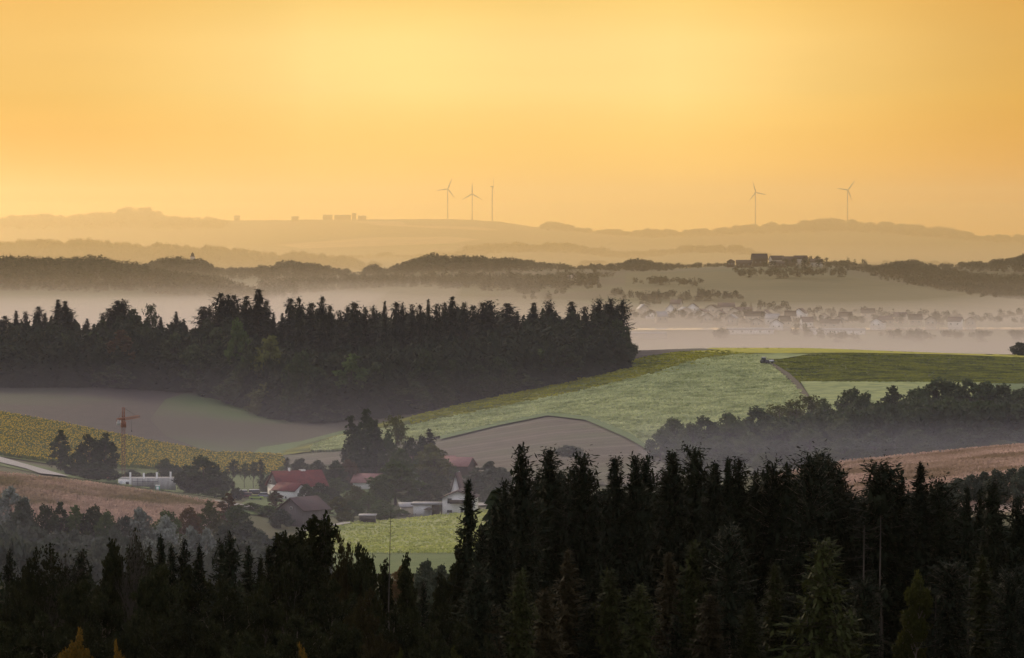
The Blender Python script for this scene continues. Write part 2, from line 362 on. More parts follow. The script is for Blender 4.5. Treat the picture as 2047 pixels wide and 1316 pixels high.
M_far_green = mat('far_meadow', (.060, .062, .024), .95, col2=(.085, .078, .032), scale=.008, world=True, rows=[(1.3, 60, (.045, .045, .022), .5, .3)])
M_far_tan = mat('far_stubble', (.26, .20, .12), .95, col2=(.2, .16, .1), scale=.01, world=True)
# left: fallow land running up to the wood, grass on its right part
field('field', [(-60, 775), (200, 775), (380, 775), (480, 790), (600, 830), (700, 850), (690, 868), (640, 888), (500, 912), (420, 908), (260, 878), (0, 828), (-60, 815)], M_brownL, .15, 1400, 1960)
field('field', [(330, 872), (300, 840), (330, 800), (400, 778), (500, 800), (600, 832), (705, 846), (690, 864), (640, 880), (560, 905), (500, 912), (420, 906)], M_greenL, .3, 1400, 1960)
field('field', [(560, 906), (600, 885), (700, 862), (800, 838), (800, 868), (700, 880), (640, 890), (620, 905), (560, 913)], M_olive, .45, 1400, 1960)
field('field', [(500, 913), (520, 897), (600, 885), (690, 862), (690, 868), (600, 892), (560, 911)], M_pale2, .5, 1400, 1960)
field('field', [(0 - 60, 818), (0, 829), (120, 850), (260, 879), (420, 909), (560, 913), (575, 935), (540, 952), (420, 952), (260, 940), (130, 934), (0, 914), (-60, 905)], M_sun, .35, 1200, 1700)
field('grass_strip', [(-60, 926), (0, 932), (150, 963), (260, 982), (260, 950), (150, 945), (0, 918), (-60, 905)], M_lawn, .2, 1150, 1500)
field('road', [(-60, 905), (0, 916), (60, 933), (130, 953), (170, 966), (150, 969), (110, 960), (50, 939), (0, 927), (-60, 913)], M_track, .5, 1150, 1500, step=2)
field('field', [(-60, 942), (0, 950), (150, 966), (300, 988), (430, 1008), (470, 1018), (420, 1050), (250, 1085), (-60, 1090)], M_stub, .3, 850, 1135)
# the hill on the right
field('field', [(560, 906), (700, 866), (820, 836), (1000, 792), (1150, 752), (1262, 722), (1300, 714), (1360, 706), (1440, 703), (1520, 712), (1440, 730), (1300, 756), (1150, 790), (1000, 822), (820, 856), (700, 880), (640, 892), (615, 903)], M_olive, .6, 1400, 2010, step=3)
field('field', [(1262, 722), (1262, 700), (1330, 697), (1400, 699), (1440, 703), (1360, 706), (1300, 714)], M_soil, .8, 1700, 2010, step=3)
field('field', [(1400, 704), (1450, 694), (1700, 694), (2110, 705), (2110, 770), (1900, 768), (1700, 767), (1600, 766), (1540, 732), (1500, 712)], M_oliveR, .5, 1500, 2030, step=3)
field('field', [(1380, 706), (1440, 695), (1700, 695), (2110, 706), (2110, 720), (1900, 712), (1700, 708), (1560, 709), (1450, 708)], M_yellowrim, .75, 1800, 2030, step=3, ny=6)
field('field', [(620, 905), (625, 893), (680, 876), (820, 854), (1000, 818), (1150, 788), (1300, 752), (1400, 722), (1480, 711), (1530, 716), (1545, 735), (1600, 785), (1640, 830), (1640, 870), (1420, 880), (1310, 905), (1260, 872), (1180, 838), (1100, 830), (1000, 850), (880, 876), (700, 903)], M_pale, .9, 1380, 2010, step=3, ny=24)
field('field', [(1500, 712), (1560, 710), (1620, 712), (1560, 722), (1540, 722)], M_pale, 1.0, 1700, 2010, step=3, ny=5)
field('field', [(1600, 766), (1700, 766), (1900, 767), (1960, 768), (1940, 800), (1800, 820), (1640, 830)], M_pale, .75, 1500, 2010, step=3)
field('field_margin', [(880, 877), (1000, 849), (1095, 829), (1180, 838), (1262, 873), (1312, 908), (1300, 908), (1250, 880), (1170, 845), (1095, 836), (1000, 855), (880, 884)], M_pale2, 1.1, 1350, 1800, step=2, ny=5)
field('field', [(860, 885), (1000, 853), (1095, 835), (1180, 844), (1255, 878), (1330, 912), (1330, 985), (860, 985)], M_soil, .5, 1270, 1700)
field('grass_strip', [(565, 912), (700, 903), (860, 880), (900, 900), (860, 930), (700, 930), (575, 930)], M_soil, .3, 1350, 1700)
field('dirt_track', [(1536, 731), (1546, 731), (1578, 751), (1598, 770), (1613, 790), (1625, 812), (1608, 812), (1598, 788), (1578, 763), (1553, 742)], M_dirt, 1.15, 1500, 2000, step=1.5, ny=6)
field('field', [(1880, 764), (2110, 764), (2110, 830), (1880, 830)], M_pale2, .45, 1500, 2010)
# the near valley
field('field', [(600, 1062), (700, 1047), (800, 1040), (900, 1030), (960, 1022), (1060, 1010), (1260, 1000), (1330, 1040), (1300, 1108), (600, 1108)], M_ygf, .3, 780, 1300)
field('field', [(600, 1109), (1100, 1109), (1100, 1150), (600, 1150)], M_lawn, .3, 700, 1000)
field('grass_strip', [(470, 1016), (520, 985), (620, 992), (700, 968), (800, 970), (780, 1010), (700, 1030), (600, 1040), (500, 1030)], M_lawn, .25, 1050, 1400)
field('grass_strip', [(330, 938), (420, 950), (560, 952), (560, 985), (430, 1000), (240, 985), (225, 945)], M_lawn, .2, 1150, 1500)
field('road', [(430, 1003), (487, 1012), (530, 1019), (530, 1023), (487, 1017), (430, 1008)], M_track, .5, 1050, 1400, step=2, ny=4)
field('road', [(600, 1063), (650, 1055), (700, 1046), (700, 1050), (650, 1059), (600, 1067)], M_track, .6, 900, 1300, step=2, ny=4)
field('road', [(900, 1012), (1000, 1006), (1060, 1002), (1060, 1008), (1000, 1012), (900, 1018)], M_track, .6, 900, 1400, step=2, ny=4)
field('field', [(1560, 952), (1680, 928), (1800, 916), (2047, 892), (2300, 868), (2300, 1040), (2110, 1060), (1460, 1060)], M_stub, .3, 850, 1125)
# the far side of the valley
field('field', [(560, 585), (700, 575), (900, 566), (1010, 568), (1000, 590), (850, 640), (560, 650)], M_far_green, .5, 3400, 5600, step=10)
field('field', [(1250, 545), (1440, 545), (1600, 547), (1750, 562), (1900, 580), (2110, 590), (2110, 636), (1900, 630), (1700, 622), (1400, 610), (1250, 590)], M_far_green, .5, 3800, 5600, step=10)
field('field', [(560, 652), (800, 650), (1262, 640), (1262, 610), (1000, 600), (560, 620)], M_far_green, .7, 3400, 5000, step=10)
field('field', [(600, 440), (720, 440), (900, 439), (1000, 444), (1070, 456), (1000, 462), (760, 455), (600, 452)], M_far_green, 1.5, 12000, 18000, step=10)
field('field', [(700, 444), (800, 443), (815, 452), (960, 455), (1000, 462), (960, 462), (760, 452)], M_far_tan, 2.5, 12000, 18000, step=6)
field('field', [(560, 490), (740, 476), (900, 474), (960, 480), (900, 488), (600, 498)], M_far_tan, 1.5, 11000, 18000, step=10)
# ---------------------------------------------------------------- foliage
class FB:
    """gathers foliage sprays (quads) with numpy"""
    def __init__(s): s.P = []
    def sprays(s, c, a, b):
        """quads centred on c spanned by half-vectors a and b"""
        s.P.append(np.stack([c - a - b * .55, c + a * .2 - b, c + a * 1.1, c - a * .1 + b], 1))
    def me(s, name, m):
        P = np.concatenate(s.P); n = len(P)
        return mesh(name, P.reshape(-1, 3), np.arange(n * 4).reshape(n, 4), m)
def unit(v): return v / np.maximum(np.linalg.norm(v, axis=-1, keepdims=True), 1e-9)
def rand_dirs(rg, n):
    return unit(rg.normal(size=(n, 3)))
def tubes(name, segs, m, n=5):
    """segs: (a, b, ra, rb) -> one mesh of tapered limbs"""
    V = []; Q = []; k = 0
    for a, b, ra, rb in segs:
        a = np.array(a, float); b = np.array(b, float); d = unit(b - a)
        u = unit(np.cross(d, [0, 0, 1] if abs(d[2]) < .9 else [1, 0, 0])); w = np.cross(d, u)
        t = np.arange(n) * 2 * math.pi / n
        ring = np.cos(t)[:, None] * u + np.sin(t)[:, None] * w
        V += [a + ring * ra, b + ring * rb]
        for i in range(n): Q.append((k + i, k + (i + 1) % n, k + n + (i + 1) % n, k + n + i))
        k += 2 * n
    return mesh(name, np.concatenate(V), np.array(Q), m)
def spruce(seed, h=28, rmax=3.6, base=.2, whorl=.55, nb=8, sp=.36, size=.42, ragged=.25, droop=.35, dead=0, power=.8, lean=0, topgap=0):
    rg = np.random.default_rng(seed); fb = FB(); segs = []
    zt = h; z = h - .3; bz = h * base; ph = rg.uniform(0, 6.3)
    bulge = rg.uniform(-.15, .15)
    trunk_x = lambda zz: lean * (zz / h) ** 2 * h
    segs.append(((0, 0, -1.5), (trunk_x(h * .5), 0, h * .5), h * .0115, h * .0075)); segs.append(((trunk_x(h * .5), 0, h * .5), (trunk_x(h), 0, h), h * .0075, .03))
    k = 0
    while z > bz:
        t = (h - z) / (h - bz)
        r = rmax * (.07 + .93 * t ** power) * (1 + bulge * math.sin(3 * t * math.pi + ph)) * (1 - .35 * max(0, t - .85) / .15)
        for i in range(int(nb)):
            az = rg.uniform(0, 2 * math.pi)
            big = rg.random() < .35; ln = r * (rg.uniform(.98, 1.2) if big else 1 - ragged * .3 - rg.random() * ragged * .9) * (1 + .2 * math.sin(az * 2 + z * .7 + ph))
            if rg.random() < .06 + topgap * (1 - t): continue
            ln = max(ln, .25)
            z0 = z + rg.uniform(-.5, .5) * whorl
            up = math.tan(R(50 * (1 - t) ** 1.3 - 18 * t + rg.normal() * 5))
            n = max(3, int(ln / sp * (1.5 if big else 1))); s = np.clip((np.arange(n) + rg.random(n) * .9) / n, .05, 1)
            d = np.array([math.cos(az), math.sin(az)])
            rad = s * ln
            zz = z0 + rad * up - droop * rad * s * (.3 + t) + .2 * ln * s ** 3
            c = np.stack([trunk_x(z) + d[0] * rad, d[1] * rad, zz], -1)
            side = rg.choice([-1, 1], n); off = rg.uniform(.0, .5, n) * np.clip(1.25 - s, .2, 1) * size * 1.5
            tang = np.array([-d[1], d[0]])
            c[:, 0] += tang[0] * side * off; c[:, 1] += tang[1] * side * off
            yaw = az + side * rg.uniform(.0, 1.0, n)
            L_ = size * rg.uniform(.65, 1.35, n) * (.55 + .45 * min(1, t * 7))
            hang = (rg.random(n) < (.1 if big else .25 + .45 * min(1, t * 3)))
            az_ = np.where(hang, rg.uniform(-1.15, -.5, n), rg.uniform(-.3, .55, n)); hs = np.where(hang, .45, 1.0)
            a = np.stack([np.cos(yaw) * hs, np.sin(yaw) * hs, az_], -1) * L_[:, None]
            bb = np.stack([-np.sin(yaw), np.cos(yaw), rg.uniform(-.7, .7, n)], -1) * L_[:, None] * np.where(hang, .42, .30)[:, None]
            fb.sprays(c, a, bb)
            if size < .6 and (k + i) % 3 == 0:
                segs.append(((trunk_x(z), 0, z), tuple(c[-1]), .035, .012))
        z -= whorl * rg.uniform(.75, 1.25) * (.65 + .5 * t); k += 1
    n = 10                                              # leader
    zz = rg.uniform(h - .9, h + .25, n); c = np.stack([np.full(n, trunk_x(h)), np.zeros(n), zz], -1) + rg.normal(size=(n, 3)) * .05
    fb.sprays(c, rand_dirs(rg, n) * [.18, .18, .1] + [0, 0, .15], rand_dirs(rg, n) * .1)
    for i in range(dead):                               # dead lower branches
        z = rg.uniform(h * .12, bz + 1); az = rg.uniform(0, 6.28); ln = rg.uniform(.8, 2.6)
        segs.append(((trunk_x(z), 0, z), (trunk_x(z) + math.cos(az) * ln, math.sin(az) * ln, z - rg.uniform(.1, .8)), .035, .012))
    return fb.me('crown', None), tubes('trunk', segs, None, 5)
def limbs(seed, h, spread, depth=4, nb=3, up=.5, fork=.3, len0=.3, taper=.7, clear=.25, rad=.0135, wob=.12, leader=.6):
    """a branching skeleton; returns segments and twig ends"""
    rg = np.random.default_rng(seed); segs = []; tips = []
    def grow(p, d, ln, r, k):
        q = p + d * ln * .5 + rg.normal(size=3) * ln * wob * .5; e = q + unit(d + [0, 0, up * .15]) * ln * .5
        segs.append((p, q, r, r * .85)); segs.append((q, e, r * .85, r * .65))
        if k >= depth - 2: tips.append((q, d, k))
        if k >= depth: tips.append((e, d, k)); return
        for i in range(nb):
            nd = unit(d * leader + rg.normal(size=3) * [spread, spread, spread * .7] + [0, 0, up * .35])
            st = e if i == 0 else p + (e - p) * rg.uniform(.45, 1)
            grow(st, nd, ln * taper * rg.uniform(.75, 1.2), r * .58, k + 1)
    trunk_top = np.array([rg.normal() * .02 * h, rg.normal() * .02 * h, h * clear]); r0 = h * rad
    segs.append((np.array([0, 0, -1.0]), trunk_top, r0, r0 * .8))
    p = trunk_top; d = np.array([0, 0, 1.0]); nm = 5
    for i in range(nm):                                  # the main stem carries limbs on its way up
        e = p + unit(d + rg.normal(size=3) * .13) * h * (1 - clear) * .66 / nm
        segs.append((p, e, r0 * .8 * (1 - i / nm) + .02, r0 * .8 * (1 - (i + 1) / nm) + .02))
        for j in range(nb + (1 if i else 0)):
            az = rg.uniform(0, 6.28); el = up + .25 * i * fork
            grow(p + (e - p) * rg.random(), unit(np.array([math.cos(az), math.sin(az), el])), h * len0 * (1 - .09 * i) * rg.uniform(.75, 1.15), r0 * .38, 1)
        p = e
    grow(p, np.array([0, 0, 1.0]), h * len0 * .7, r0 * .3, 1)
    z = max(t[0][2] for t in tips); s = h / max(z, 1)
    segs = [(a * [s, s, s], b * [s, s, s], ra, rb) for a, b, ra, rb in segs]; tips = [(a * s, d, k) for a, d, k in tips]
    return segs, tips
def leafy(seed, h=18, size=.3, per=7, rad=.7, keep=1.0, minr=0, bark=True, flat=.8, **k):
    rg = np.random.default_rng(seed + 1000); segs, tips = limbs(seed, h, **k)
    c = np.array([t[0] for t in tips if rg.random() < keep])
    n = len(c) * per; cc = np.repeat(c, per, 0) + rand_dirs(rg, n) * (rg.random((n, 1)) ** .5) * rad * [1, 1, flat]
    s = size * rg.uniform(.6, 1.4, (n, 1)); a = rand_dirs(rg, n); b = unit(np.cross(a, rand_dirs(rg, n)))
    fb = FB(); fb.sprays(cc, a * s, b * s * .62)
    segs = [q for q in segs if max(q[2], q[3]) > minr]
    return fb.me('crown', None), tubes('trunk', segs, None, 4)
def clumpy(seed, h=16, w=12, size=.8, n=1800, clumps=26, clear=.1, top=1.0, lob=.34, low=.0, hollow=.5):
    """a rounded crown made of leaf clumps with gaps between them, for trees some way off"""
    rg = np.random.default_rng(seed); fb = FB(); segs = [((0, 0, -1), (0, 0, h * .45), h * .02, h * .012)]
    ch = h * (1 - clear)
    cs = []
    for i in range(clumps):
        t = (i + .5) / clumps; zz = clear * h + ch * (low + (1 - low) * t) * .86; az = i * 2.4 + rg.normal() * .5
        prof = math.sin(math.pi * min(1, (.18 + .82 * t) ** top)) ** .55
        rr = w / 2 * prof * rg.uniform(.45, .86); cr = w * lob * rg.uniform(.55, 1.0) * (.6 + .4 * prof) * .62
        cs.append((rr * math.cos(az), rr * math.sin(az), min(zz, h - cr * .8), cr))
    cs.append((rg.normal() * .05 * w, rg.normal() * .05 * w, h - w * .13, w * .15))
    for x, y, z, r in cs:
        m = max(8, int(n * r * r / sum(q[3] ** 2 for q in cs)))
        d = rand_dirs(rg, m); rr = r * (hollow + (1 - hollow) * rg.random((m, 1))) * (1 + .25 * np.sin(d[:, :1] * 7 + x) * np.sin(d[:, 2:] * 6 + y))
        c = np.array([x, y, z]) + d * rr * [1, 1, .85]
        s = size * rg.uniform(.55, 1.35, (m, 1)); a = unit(rand_dirs(rg, m) + .35 * d); b = unit(np.cross(a, rand_dirs(rg, m)))
        fb.sprays(c, a * s, b * s * .62)
        segs.append(((0, 0, h * .2 + .25 * z), (x, y, z), h * .006, .03))
    return fb.me('crown', None), tubes('trunk', segs, None, 4)
def leafmat(name, a, b, scale=.5, r=.25, c3=None, s3=.1, tr=.25):
    return mat(name, a, .75, col2=b, scale=scale, obrand=r, detail=2, spec=.15, col3=c3, scale3=s3, trans=tr)
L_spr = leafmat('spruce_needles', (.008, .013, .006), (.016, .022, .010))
L_sprB = leafmat('spruce_needles_olive', (.022, .029, .007), (.038, .043, .010))
L_brn = leafmat('browned_needles', (.040, .030, .012), (.028, .024, .010))
L_mid = leafmat('leaves_mid_green', (.045, .075, .022), (.080, .115, .032))
L_olv = leafmat('leaves_olive', (.075, .085, .022), (.12, .125, .035))
L_dk = leafmat('leaves_dark', (.026, .040, .016), (.045, .062, .022))
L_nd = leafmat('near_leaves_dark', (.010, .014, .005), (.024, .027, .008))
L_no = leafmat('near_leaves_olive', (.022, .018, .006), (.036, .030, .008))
L_yel = leafmat('leaves_yellow', (.20, .10, .010), (.07, .055, .010), 1.5)
L_yg = leafmat('leaves_yellow_green', (.06, .06, .010), (.04, .045, .010))
L_red = leafmat('leaves_rust', (.13, .07, .035), (.10, .075, .03))
L_slv = leafmat('willow_leaves_silver', (.30, .32, .29), (.15, .17, .135), .9)
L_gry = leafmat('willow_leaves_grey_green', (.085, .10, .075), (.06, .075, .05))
B_dark = mat('bark_dark', (.05, .042, .036), .9, col2=(.075, .062, .05), scale=2, stretch=(1, 1, .2))
B_pale = mat('bark_pale', (.20, .16, .13), .9, col2=(.12, .095, .08), scale=2, stretch=(1, 1, .2), obrand=.3)
B_mid = mat('bark_grey_brown', (.085, .068, .055), .9, col2=(.055, .045, .038), scale=2, stretch=(1, 1, .2))
PROTO = {}
HI = dict(whorl=.40, nb=12, sp=.3, size=.46)
def protos():
    P = PROTO
    P['S0'] = spruce(1, 28, 4.4, .10, power=.55, **HI); P['S1'] = spruce(2, 28, 4.0, .16, ragged=.4, power=.58, **HI); P['S2'] = spruce(3, 28, 5.2, .25, power=.46, dead=14, ragged=.38, **HI)
    P['S3'] = spruce(4, 28, 4.6, .42, power=.46, dead=34, ragged=.45, topgap=.1, **HI); P['S4'] = spruce(5, 28, 3.2,   .06, power=.65, ragged=.5, topgap=.15, **HI)
    P['S5'] = spruce(6, 28, 5.2, .32, power=.42, dead=24, ragged=.5, topgap=.12, **HI)
    P['Y0'] = spruce(7, 16, 2.6, .03, whorl=.36, nb=10, sp=.24, size=.34, power=.7, ragged=.35)      # young conifers, left
    P['Y1'] = spruce(8, 16, 3.0, .04, whorl=.38, nb=10, sp=.25, size=.32, power=.62, ragged=.35)
    P['Y2'] = spruce(9, 16, 4.2, .02, whorl=.4, nb=12, sp=.3, size=.36, power=.65, ragged=.3, droop=.5)
    LO = dict(whorl=.72, nb=10, sp=.55, size=.62)
    P['M0'] = spruce(11, 28, 4.8, .05, power=.62, **LO); P['M1'] = spruce(12, 28, 5.0, .08, power=.55, ragged=.45, **LO); P['M2'] = spruce(13, 28, 3.8, .04, ragged=.45, power=.7, topgap=.08, **LO)
    P['M3'] = spruce(14, 28, 5.2, .08, power=.55, ragged=.5, topgap=.1, **LO); P['M4'] = spruce(15, 28, 4.2, .03, power=.28, ragged=.35, **LO)
    P['D0'] = leafy(21, 20, size=.25, per=15, rad=.75, spread=.42, depth=4, nb=3, up=.75, minr=.02, len0=.24)        # near broadleaves
    P['D1'] = leafy(22, 18, size=.26, per=15, rad=.8, spread=.5, depth=4, nb=3, up=.4, minr=.02, len0=.3)
    P['D2'] = leafy(23, 20, size=.22, per=14, rad=.5, keep=.85, spread=.26, depth=4, nb=3, up=1.5, minr=.012, len0=.2, clear=.3)   # steep limbs, leafy to the tips
    P['D3'] = leafy(24, 20, size=.2, per=9, rad=.5, keep=.4, spread=.36, depth=4, nb=3, up=1.0, minr=.006, len0=.2, clear=.3)    # half bare on top
    P['D4'] = leafy(25, 20, size=.23, per=14, rad=.6, spread=.4, depth=3, nb=4, up=.8, minr=.02, len0=.11, clear=.25)          # slender
    P['D5'] = leafy(26, 20, size=.27, per=16, rad=.7, spread=.35, depth=3, nb=4, up=.5, minr=.02, len0=.16, clear=.15)
    P['B0'] = leafy(27, 18, size=.2, per=1, rad=.3, keep=.25, spread=.34, depth=4, nb=3, up=1.1, minr=0, len0=.2, clear=.35)
    P['C0'] = clumpy(31, 16, 13, .55, 2600, 30); P['C1'] = clumpy(32, 18, 12, .55, 2600, 26, top=.8, lob=.38); P['C2'] = clumpy(33, 20, 9, .55, 2400, 28, lob=.4)
    P['C3'] = clumpy(34, 12, 12, .5, 2400, 34, lob=.26); P['C4'] = clumpy(35, 18, 7, .5, 1500, 22, lob=.4, hollow=.3)
    P['C5'] = clumpy(36, 22, 15, .6, 3800, 44, lob=.26, top=.85)
    P['T0'] = leafy(37, 18, size=.34, per=4, rad=.8, spread=.4, depth=3, nb=3, up=.9, minr=.05, len0=.22, keep=.8)           # thin see-through crown
    P['K0'] = spruce(38, 14, 1.2, .02, whorl=.6, nb=6, sp=.4, size=.45, power=.5)                                          # narrow columnar conifer
protos()
SIZE = {'S': 28, 'M': 28, 'Y': 16, 'D': 20, 'B': 18, 'C': 16, 'T': 18, 'K': 14}
HP = {}
for k, (a, b) in PROTO.items():
    v = np.empty(len(a.vertices) * 3, np.float32); a.vertices.foreach_get('co', v); v = v.reshape(-1, 3)
    HP[k] = (float(np.percentile(v[:, 2], 99.9)), float(np.percentile(np.hypot(v[:, 0], v[:, 1]), 97)) * 2)
    a.materials.append(L_spr); b.materials.append(B_dark)
rgT = random.Random(5)
NTREE = [0]
def tree(px, top, D, kind, leaf, label, group, name='tree', width=None, bark=None, cat=None, parts=True, sink=0):
    """one tree: top = photo row of its tip; its height follows from the land it stands on"""
    x, y, z = on(px, D); zt = float(ray(px, top)[1]) * D; h = zt - z + sink
    hp, wp = HP[kind]; s = h / hp; w = s if width is None else (width / F * D) / wp
    rz = rgT.uniform(0, 6.28)
    if h < 1 or (h < .35 * (width or 0) / F * D and 'bush' not in label): print('LOW TREE', px, top, D, round(h, 2), width)
    o = empty(name, (x, y, z - sink), rz, (w, w, s)); tag(o, label, cat or 'tree', group)
    cr, tr = PROTO[kind]
    if cr.name != 'crown_' : pass
    a = obj('crown', cr, o); a.material_slots[0].link = 'OBJECT'; a.material_slots[0].material = leaf
    b = obj('trunk', tr, o); b.material_slots[0].link = 'OBJECT'; b.material_slots[0].material = bark or B_dark
    NTREE[0] += 1; return o
ORD = 'first second third fourth fifth sixth seventh eighth ninth tenth eleventh twelfth thirteenth fourteenth fifteenth sixteenth seventeenth eighteenth nineteenth twentieth'.split()
def nth(i):
    if i < 20: return ORD[i]
    t = ['', '', 'twenty', 'thirty', 'forty', 'fifty', 'sixty', 'seventy'][(i + 1) // 10]; u = (i + 1) % 10
    return (t[:-1] + 'ieth') if u == 0 else t + '-' + ORD[u - 1]
# ---------------------------------------------------------------- buildings
W_white = mat('white_render', (.84, .82, .80), .85, col2=(.74, .72, .70), scale=.4)
W_cream = mat('cream_render', (.52, .46, .38), .85, col2=(.44, .39, .33), scale=.4)
W_wood = mat('weathered_boards', (.17, .145, .14), .9, col2=(.12, .10, .10), scale=1.2, stretch=(6, 6, .3))
W_brown = mat('brown_boards', (.085, .060, .045), .85, col2=(.06, .043, .034), scale=1.2, stretch=(5, 5, .4))
R_red = mat('red_roof_tiles', (.19, .042, .04), .8, col2=(.13, .034, .034), scale=.7, bump=.3)
R_dull = mat('dull_red_roof_tiles', (.125, .085, .085), .8, col2=(.10, .075, .075), scale=.5, bump=.3)
R_pink = mat('faded_pink_roof_tiles', (.34, .18, .16), .8, col2=(.27, .14, .13), scale=.5, bump=.3)
R_grey = mat('grey_sheet_roof', (.36, .35, .36), .6, col2=(.30, .29, .30), scale=.4)
R_brown = mat('brown_roof_tiles', (.075, .055, .045), .8, col2=(.055, .04, .034), scale=.6)
GLS = mat('dark_glass', (.03, .035, .04), .15, spec=.6)
FRM = mat('window_frame_white', (.7, .7, .68), .6)
MTL = mat('dark_metal', (.05, .05, .055), .5, spec=.5)
CONC = mat('raw_concrete', (.50, .48, .46), .9, col2=(.38, .365, .35), scale=.8)
ORG = mat('orange_paint', (.33, .14, .085), .6, col2=(.25, .10, .06), scale=2)
RST = mat('rusty_orange_paint', (.17, .085, .065), .7, col2=(.23, .11, .075), scale=1)
TUR = mat('turquoise_plastic', (.10, .45, .40), .5)
def gable_walls(l, w, hw, hr):
    m = MB(); m.poly([(-w / 2, -1.5), (w / 2, -1.5), (w / 2, hw), (0, hw + hr), (-w / 2, hw)], -l / 2, l / 2)
    m.v = [(y, -x, z) for x, y, z in m.v]; return m                  # ridge along x
def roof_mb(l, w, hw, hr, ov=.6, th=.22, oe=.7):
    k = hr / (w / 2); m = MB(); y = w / 2 + ov; z0 = hw - ov * k
    m.poly([(-y, z0), (0, hw + hr + .02), (y, z0), (y, z0 + th), (0, hw + hr + th + .1), (-y, z0 + th)], -l / 2 - oe, l / 2 + oe)
    m.v = [(b, -a, z) for a, b, z in m.v]
    m.v = [(a, b, z + .02) for a, b, z in m.v]; return m
def add_window(par, x, y, z, w, h, face):
    """face: 'f' front (-y), 'l' left end (-x), 'r' right end (+x)"""
    m = MB(); g = MB(); t = .10
    if face == 'f': m.box((x, y - .03, z), (w, .12, h)); g.box((x, y - .10, z), (w - 2 * t, .05, h - 2 * t))
    else:
        s = -1 if face == 'l' else 1; m.box((x + s * .03, y, z), (.12, w, h)); g.box((x + s * .10, y, z), (.05, w - 2 * t, h - 2 * t))
    f = m.build('window', FRM, par); g.build('pane', GLS, f)
def house(name, loc, rz, l, w, hw, hr, wall, roof, label, group=None, front=(), left=(), right=(), door=None, chim=(), gab=None, cat='house', ov=.6):
    o = empty(name, loc, rz); tag(o, label, cat, group)
    gable_walls(l, w, hw, hr).build('wall', wall, o); rf = roof_mb(l, w, hw, hr, ov).build('roof', roof, o)
    for x, z, a, b in front: add_window(o, x, -w / 2, z, a, b, 'f')
    for y, z, a, b in left: add_window(o, -l / 2, y, z, a, b, 'l')
    for y, z, a, b in right: add_window(o, l / 2, y, z, a, b, 'r')
    if door: MB().box((door[0], -w / 2 - .04, 1.0), (1.1, .12, 2.1)).build('door', W_brown, o)
    for x, y, s, h in chim: MB().box((x, y, hw + hr + h / 2 - .6), (s, s, h + 1)).box((x, y, hw + hr + h - .08), (s + .15, s + .15, .12)).build('chimney', chim_m, rf)
    if gab:                                              # boarded gable triangle, proud of the wall
        for s in (-1, 1):
            if gab in ('b', 'l' if s < 0 else 'r'):
                m = MB(); q = .999; m.poly([(-w / 2 * q, hw), (w / 2 * q, hw), (0, hw + hr * q)], 0, .05); m.v = [(s * (l / 2 + .01 + y), -x, z) for x, y, z in m.v]; m.build('gable', W_wood, o)
    return o
chim_m = W_white
x, y, z = at(592, 997)
house('farmhouse', (x, y + 4, z - .3), R(24), 15.5, 11, 4.6, 4.0, W_white, R_red, 'long white farmhouse with red tiled roof and grey boarded gable', front=[(q, 3.2, 1.1, 1.3) for q in (-5, -2, 1, 4.2, 6.3)] + [(4.2, 1.2, 1.1, 1.3), (6.3, 1.2, 1.1, 1.3)], left=[(-2.6, 5.6, .9, 1.1), (2.2, 5.6, .9, 1.1), (-3, 2.2, 1.1, 1.4), (0, 2.2, 1.1, 1.4), (3, 2.2, 1.1, 1.4)], chim=[(-2.6, 0, .6, 1.2), (2.0, .4, 1.6, .5)], gab='l', ov=.9)
x, y, z = at(585, 997)
house('garage', (x - .5, y - 5.5, z + .1), R(-38), 8.5, 6.6, 2.9, 2.1, W_white, R_red, 'small white garage with red roof and plain gable before the farmhouse', front=[(-1.6, 1.4, .5, 1.6), (1.2, .9, .7, .8)], cat='garage', ov=.25)
x, y, z = at(606, 1052)
house('barn', (x, y + 2, z), R(52), 10, 9, 4.6, 2.9, W_wood, R_dull, 'weathered grey wooden barn with patched dull red roof below the farmhouse', left=[(0, 5.0, .7, .7)], cat='barn')
x, y, z = at(742, 953, 1100)
o = empty('barn', (x, y, z), R(12)); tag(o, 'open-sided barn with dark red hipped roof under the giant trees', 'barn')
m = MB(); m.v = [(-5.6, -4, 3.2), (5.2, -4, 3.2), (5.2, 4, 3.2), (-5.6, 4, 3.2), (-1.5, 0, 5.7), (4.4, 0, 5.7)]; m.f = [(0, 1, 5, 4), (1, 2, 5), (2, 3, 4, 5), (3, 0, 4), (0, 3, 2, 1)]; m.build('roof', R_red, o)
for q in (-4.8, -1.6, 1.6, 4.8): MB().box((q, -3.4, 1.0), (.3, .3, 4.4)).build('post', W_brown, o)
MB().box((.5, 3.2, 1.0), (9, .2, 4.4)).box((4.6, 0, 1.0), (.2, 6.2, 4.4)).build('wall', W_wood, o)
x, y, z = at(736, 978, 1100)
house('farm_building', (x, y, z), R(-14), 8.5, 7.5, 2.6, 2.3, W_white, R_pink, 'low white building with faded pink roof below the open barn', left=[(0, 1.3, 1, 1)], cat='outbuilding')
x, y, z = at(706, 972, 1100)
house('farm_building', (x, y + 2, z), R(8), 4, 3.5, 2.0, .7, W_white, R_grey, 'tiny white outbuilding left of the faded pink roof', left=[(0, 1.1, .7, .7)], cat='outbuilding')
x, y, z = at(912, 965, 1150)
house('farm_building', (x, y + 25, z), R(-20), 10, 8.5, 4.4, 2.4, W_brown, R_pink, 'dark walled farm building with faded pink roof behind the pointed gable', front=[(-2, 2, 1, 1), (2, 2, 1, 1)], cat='farm building')
x, y, z = at(860, 962, 1150)
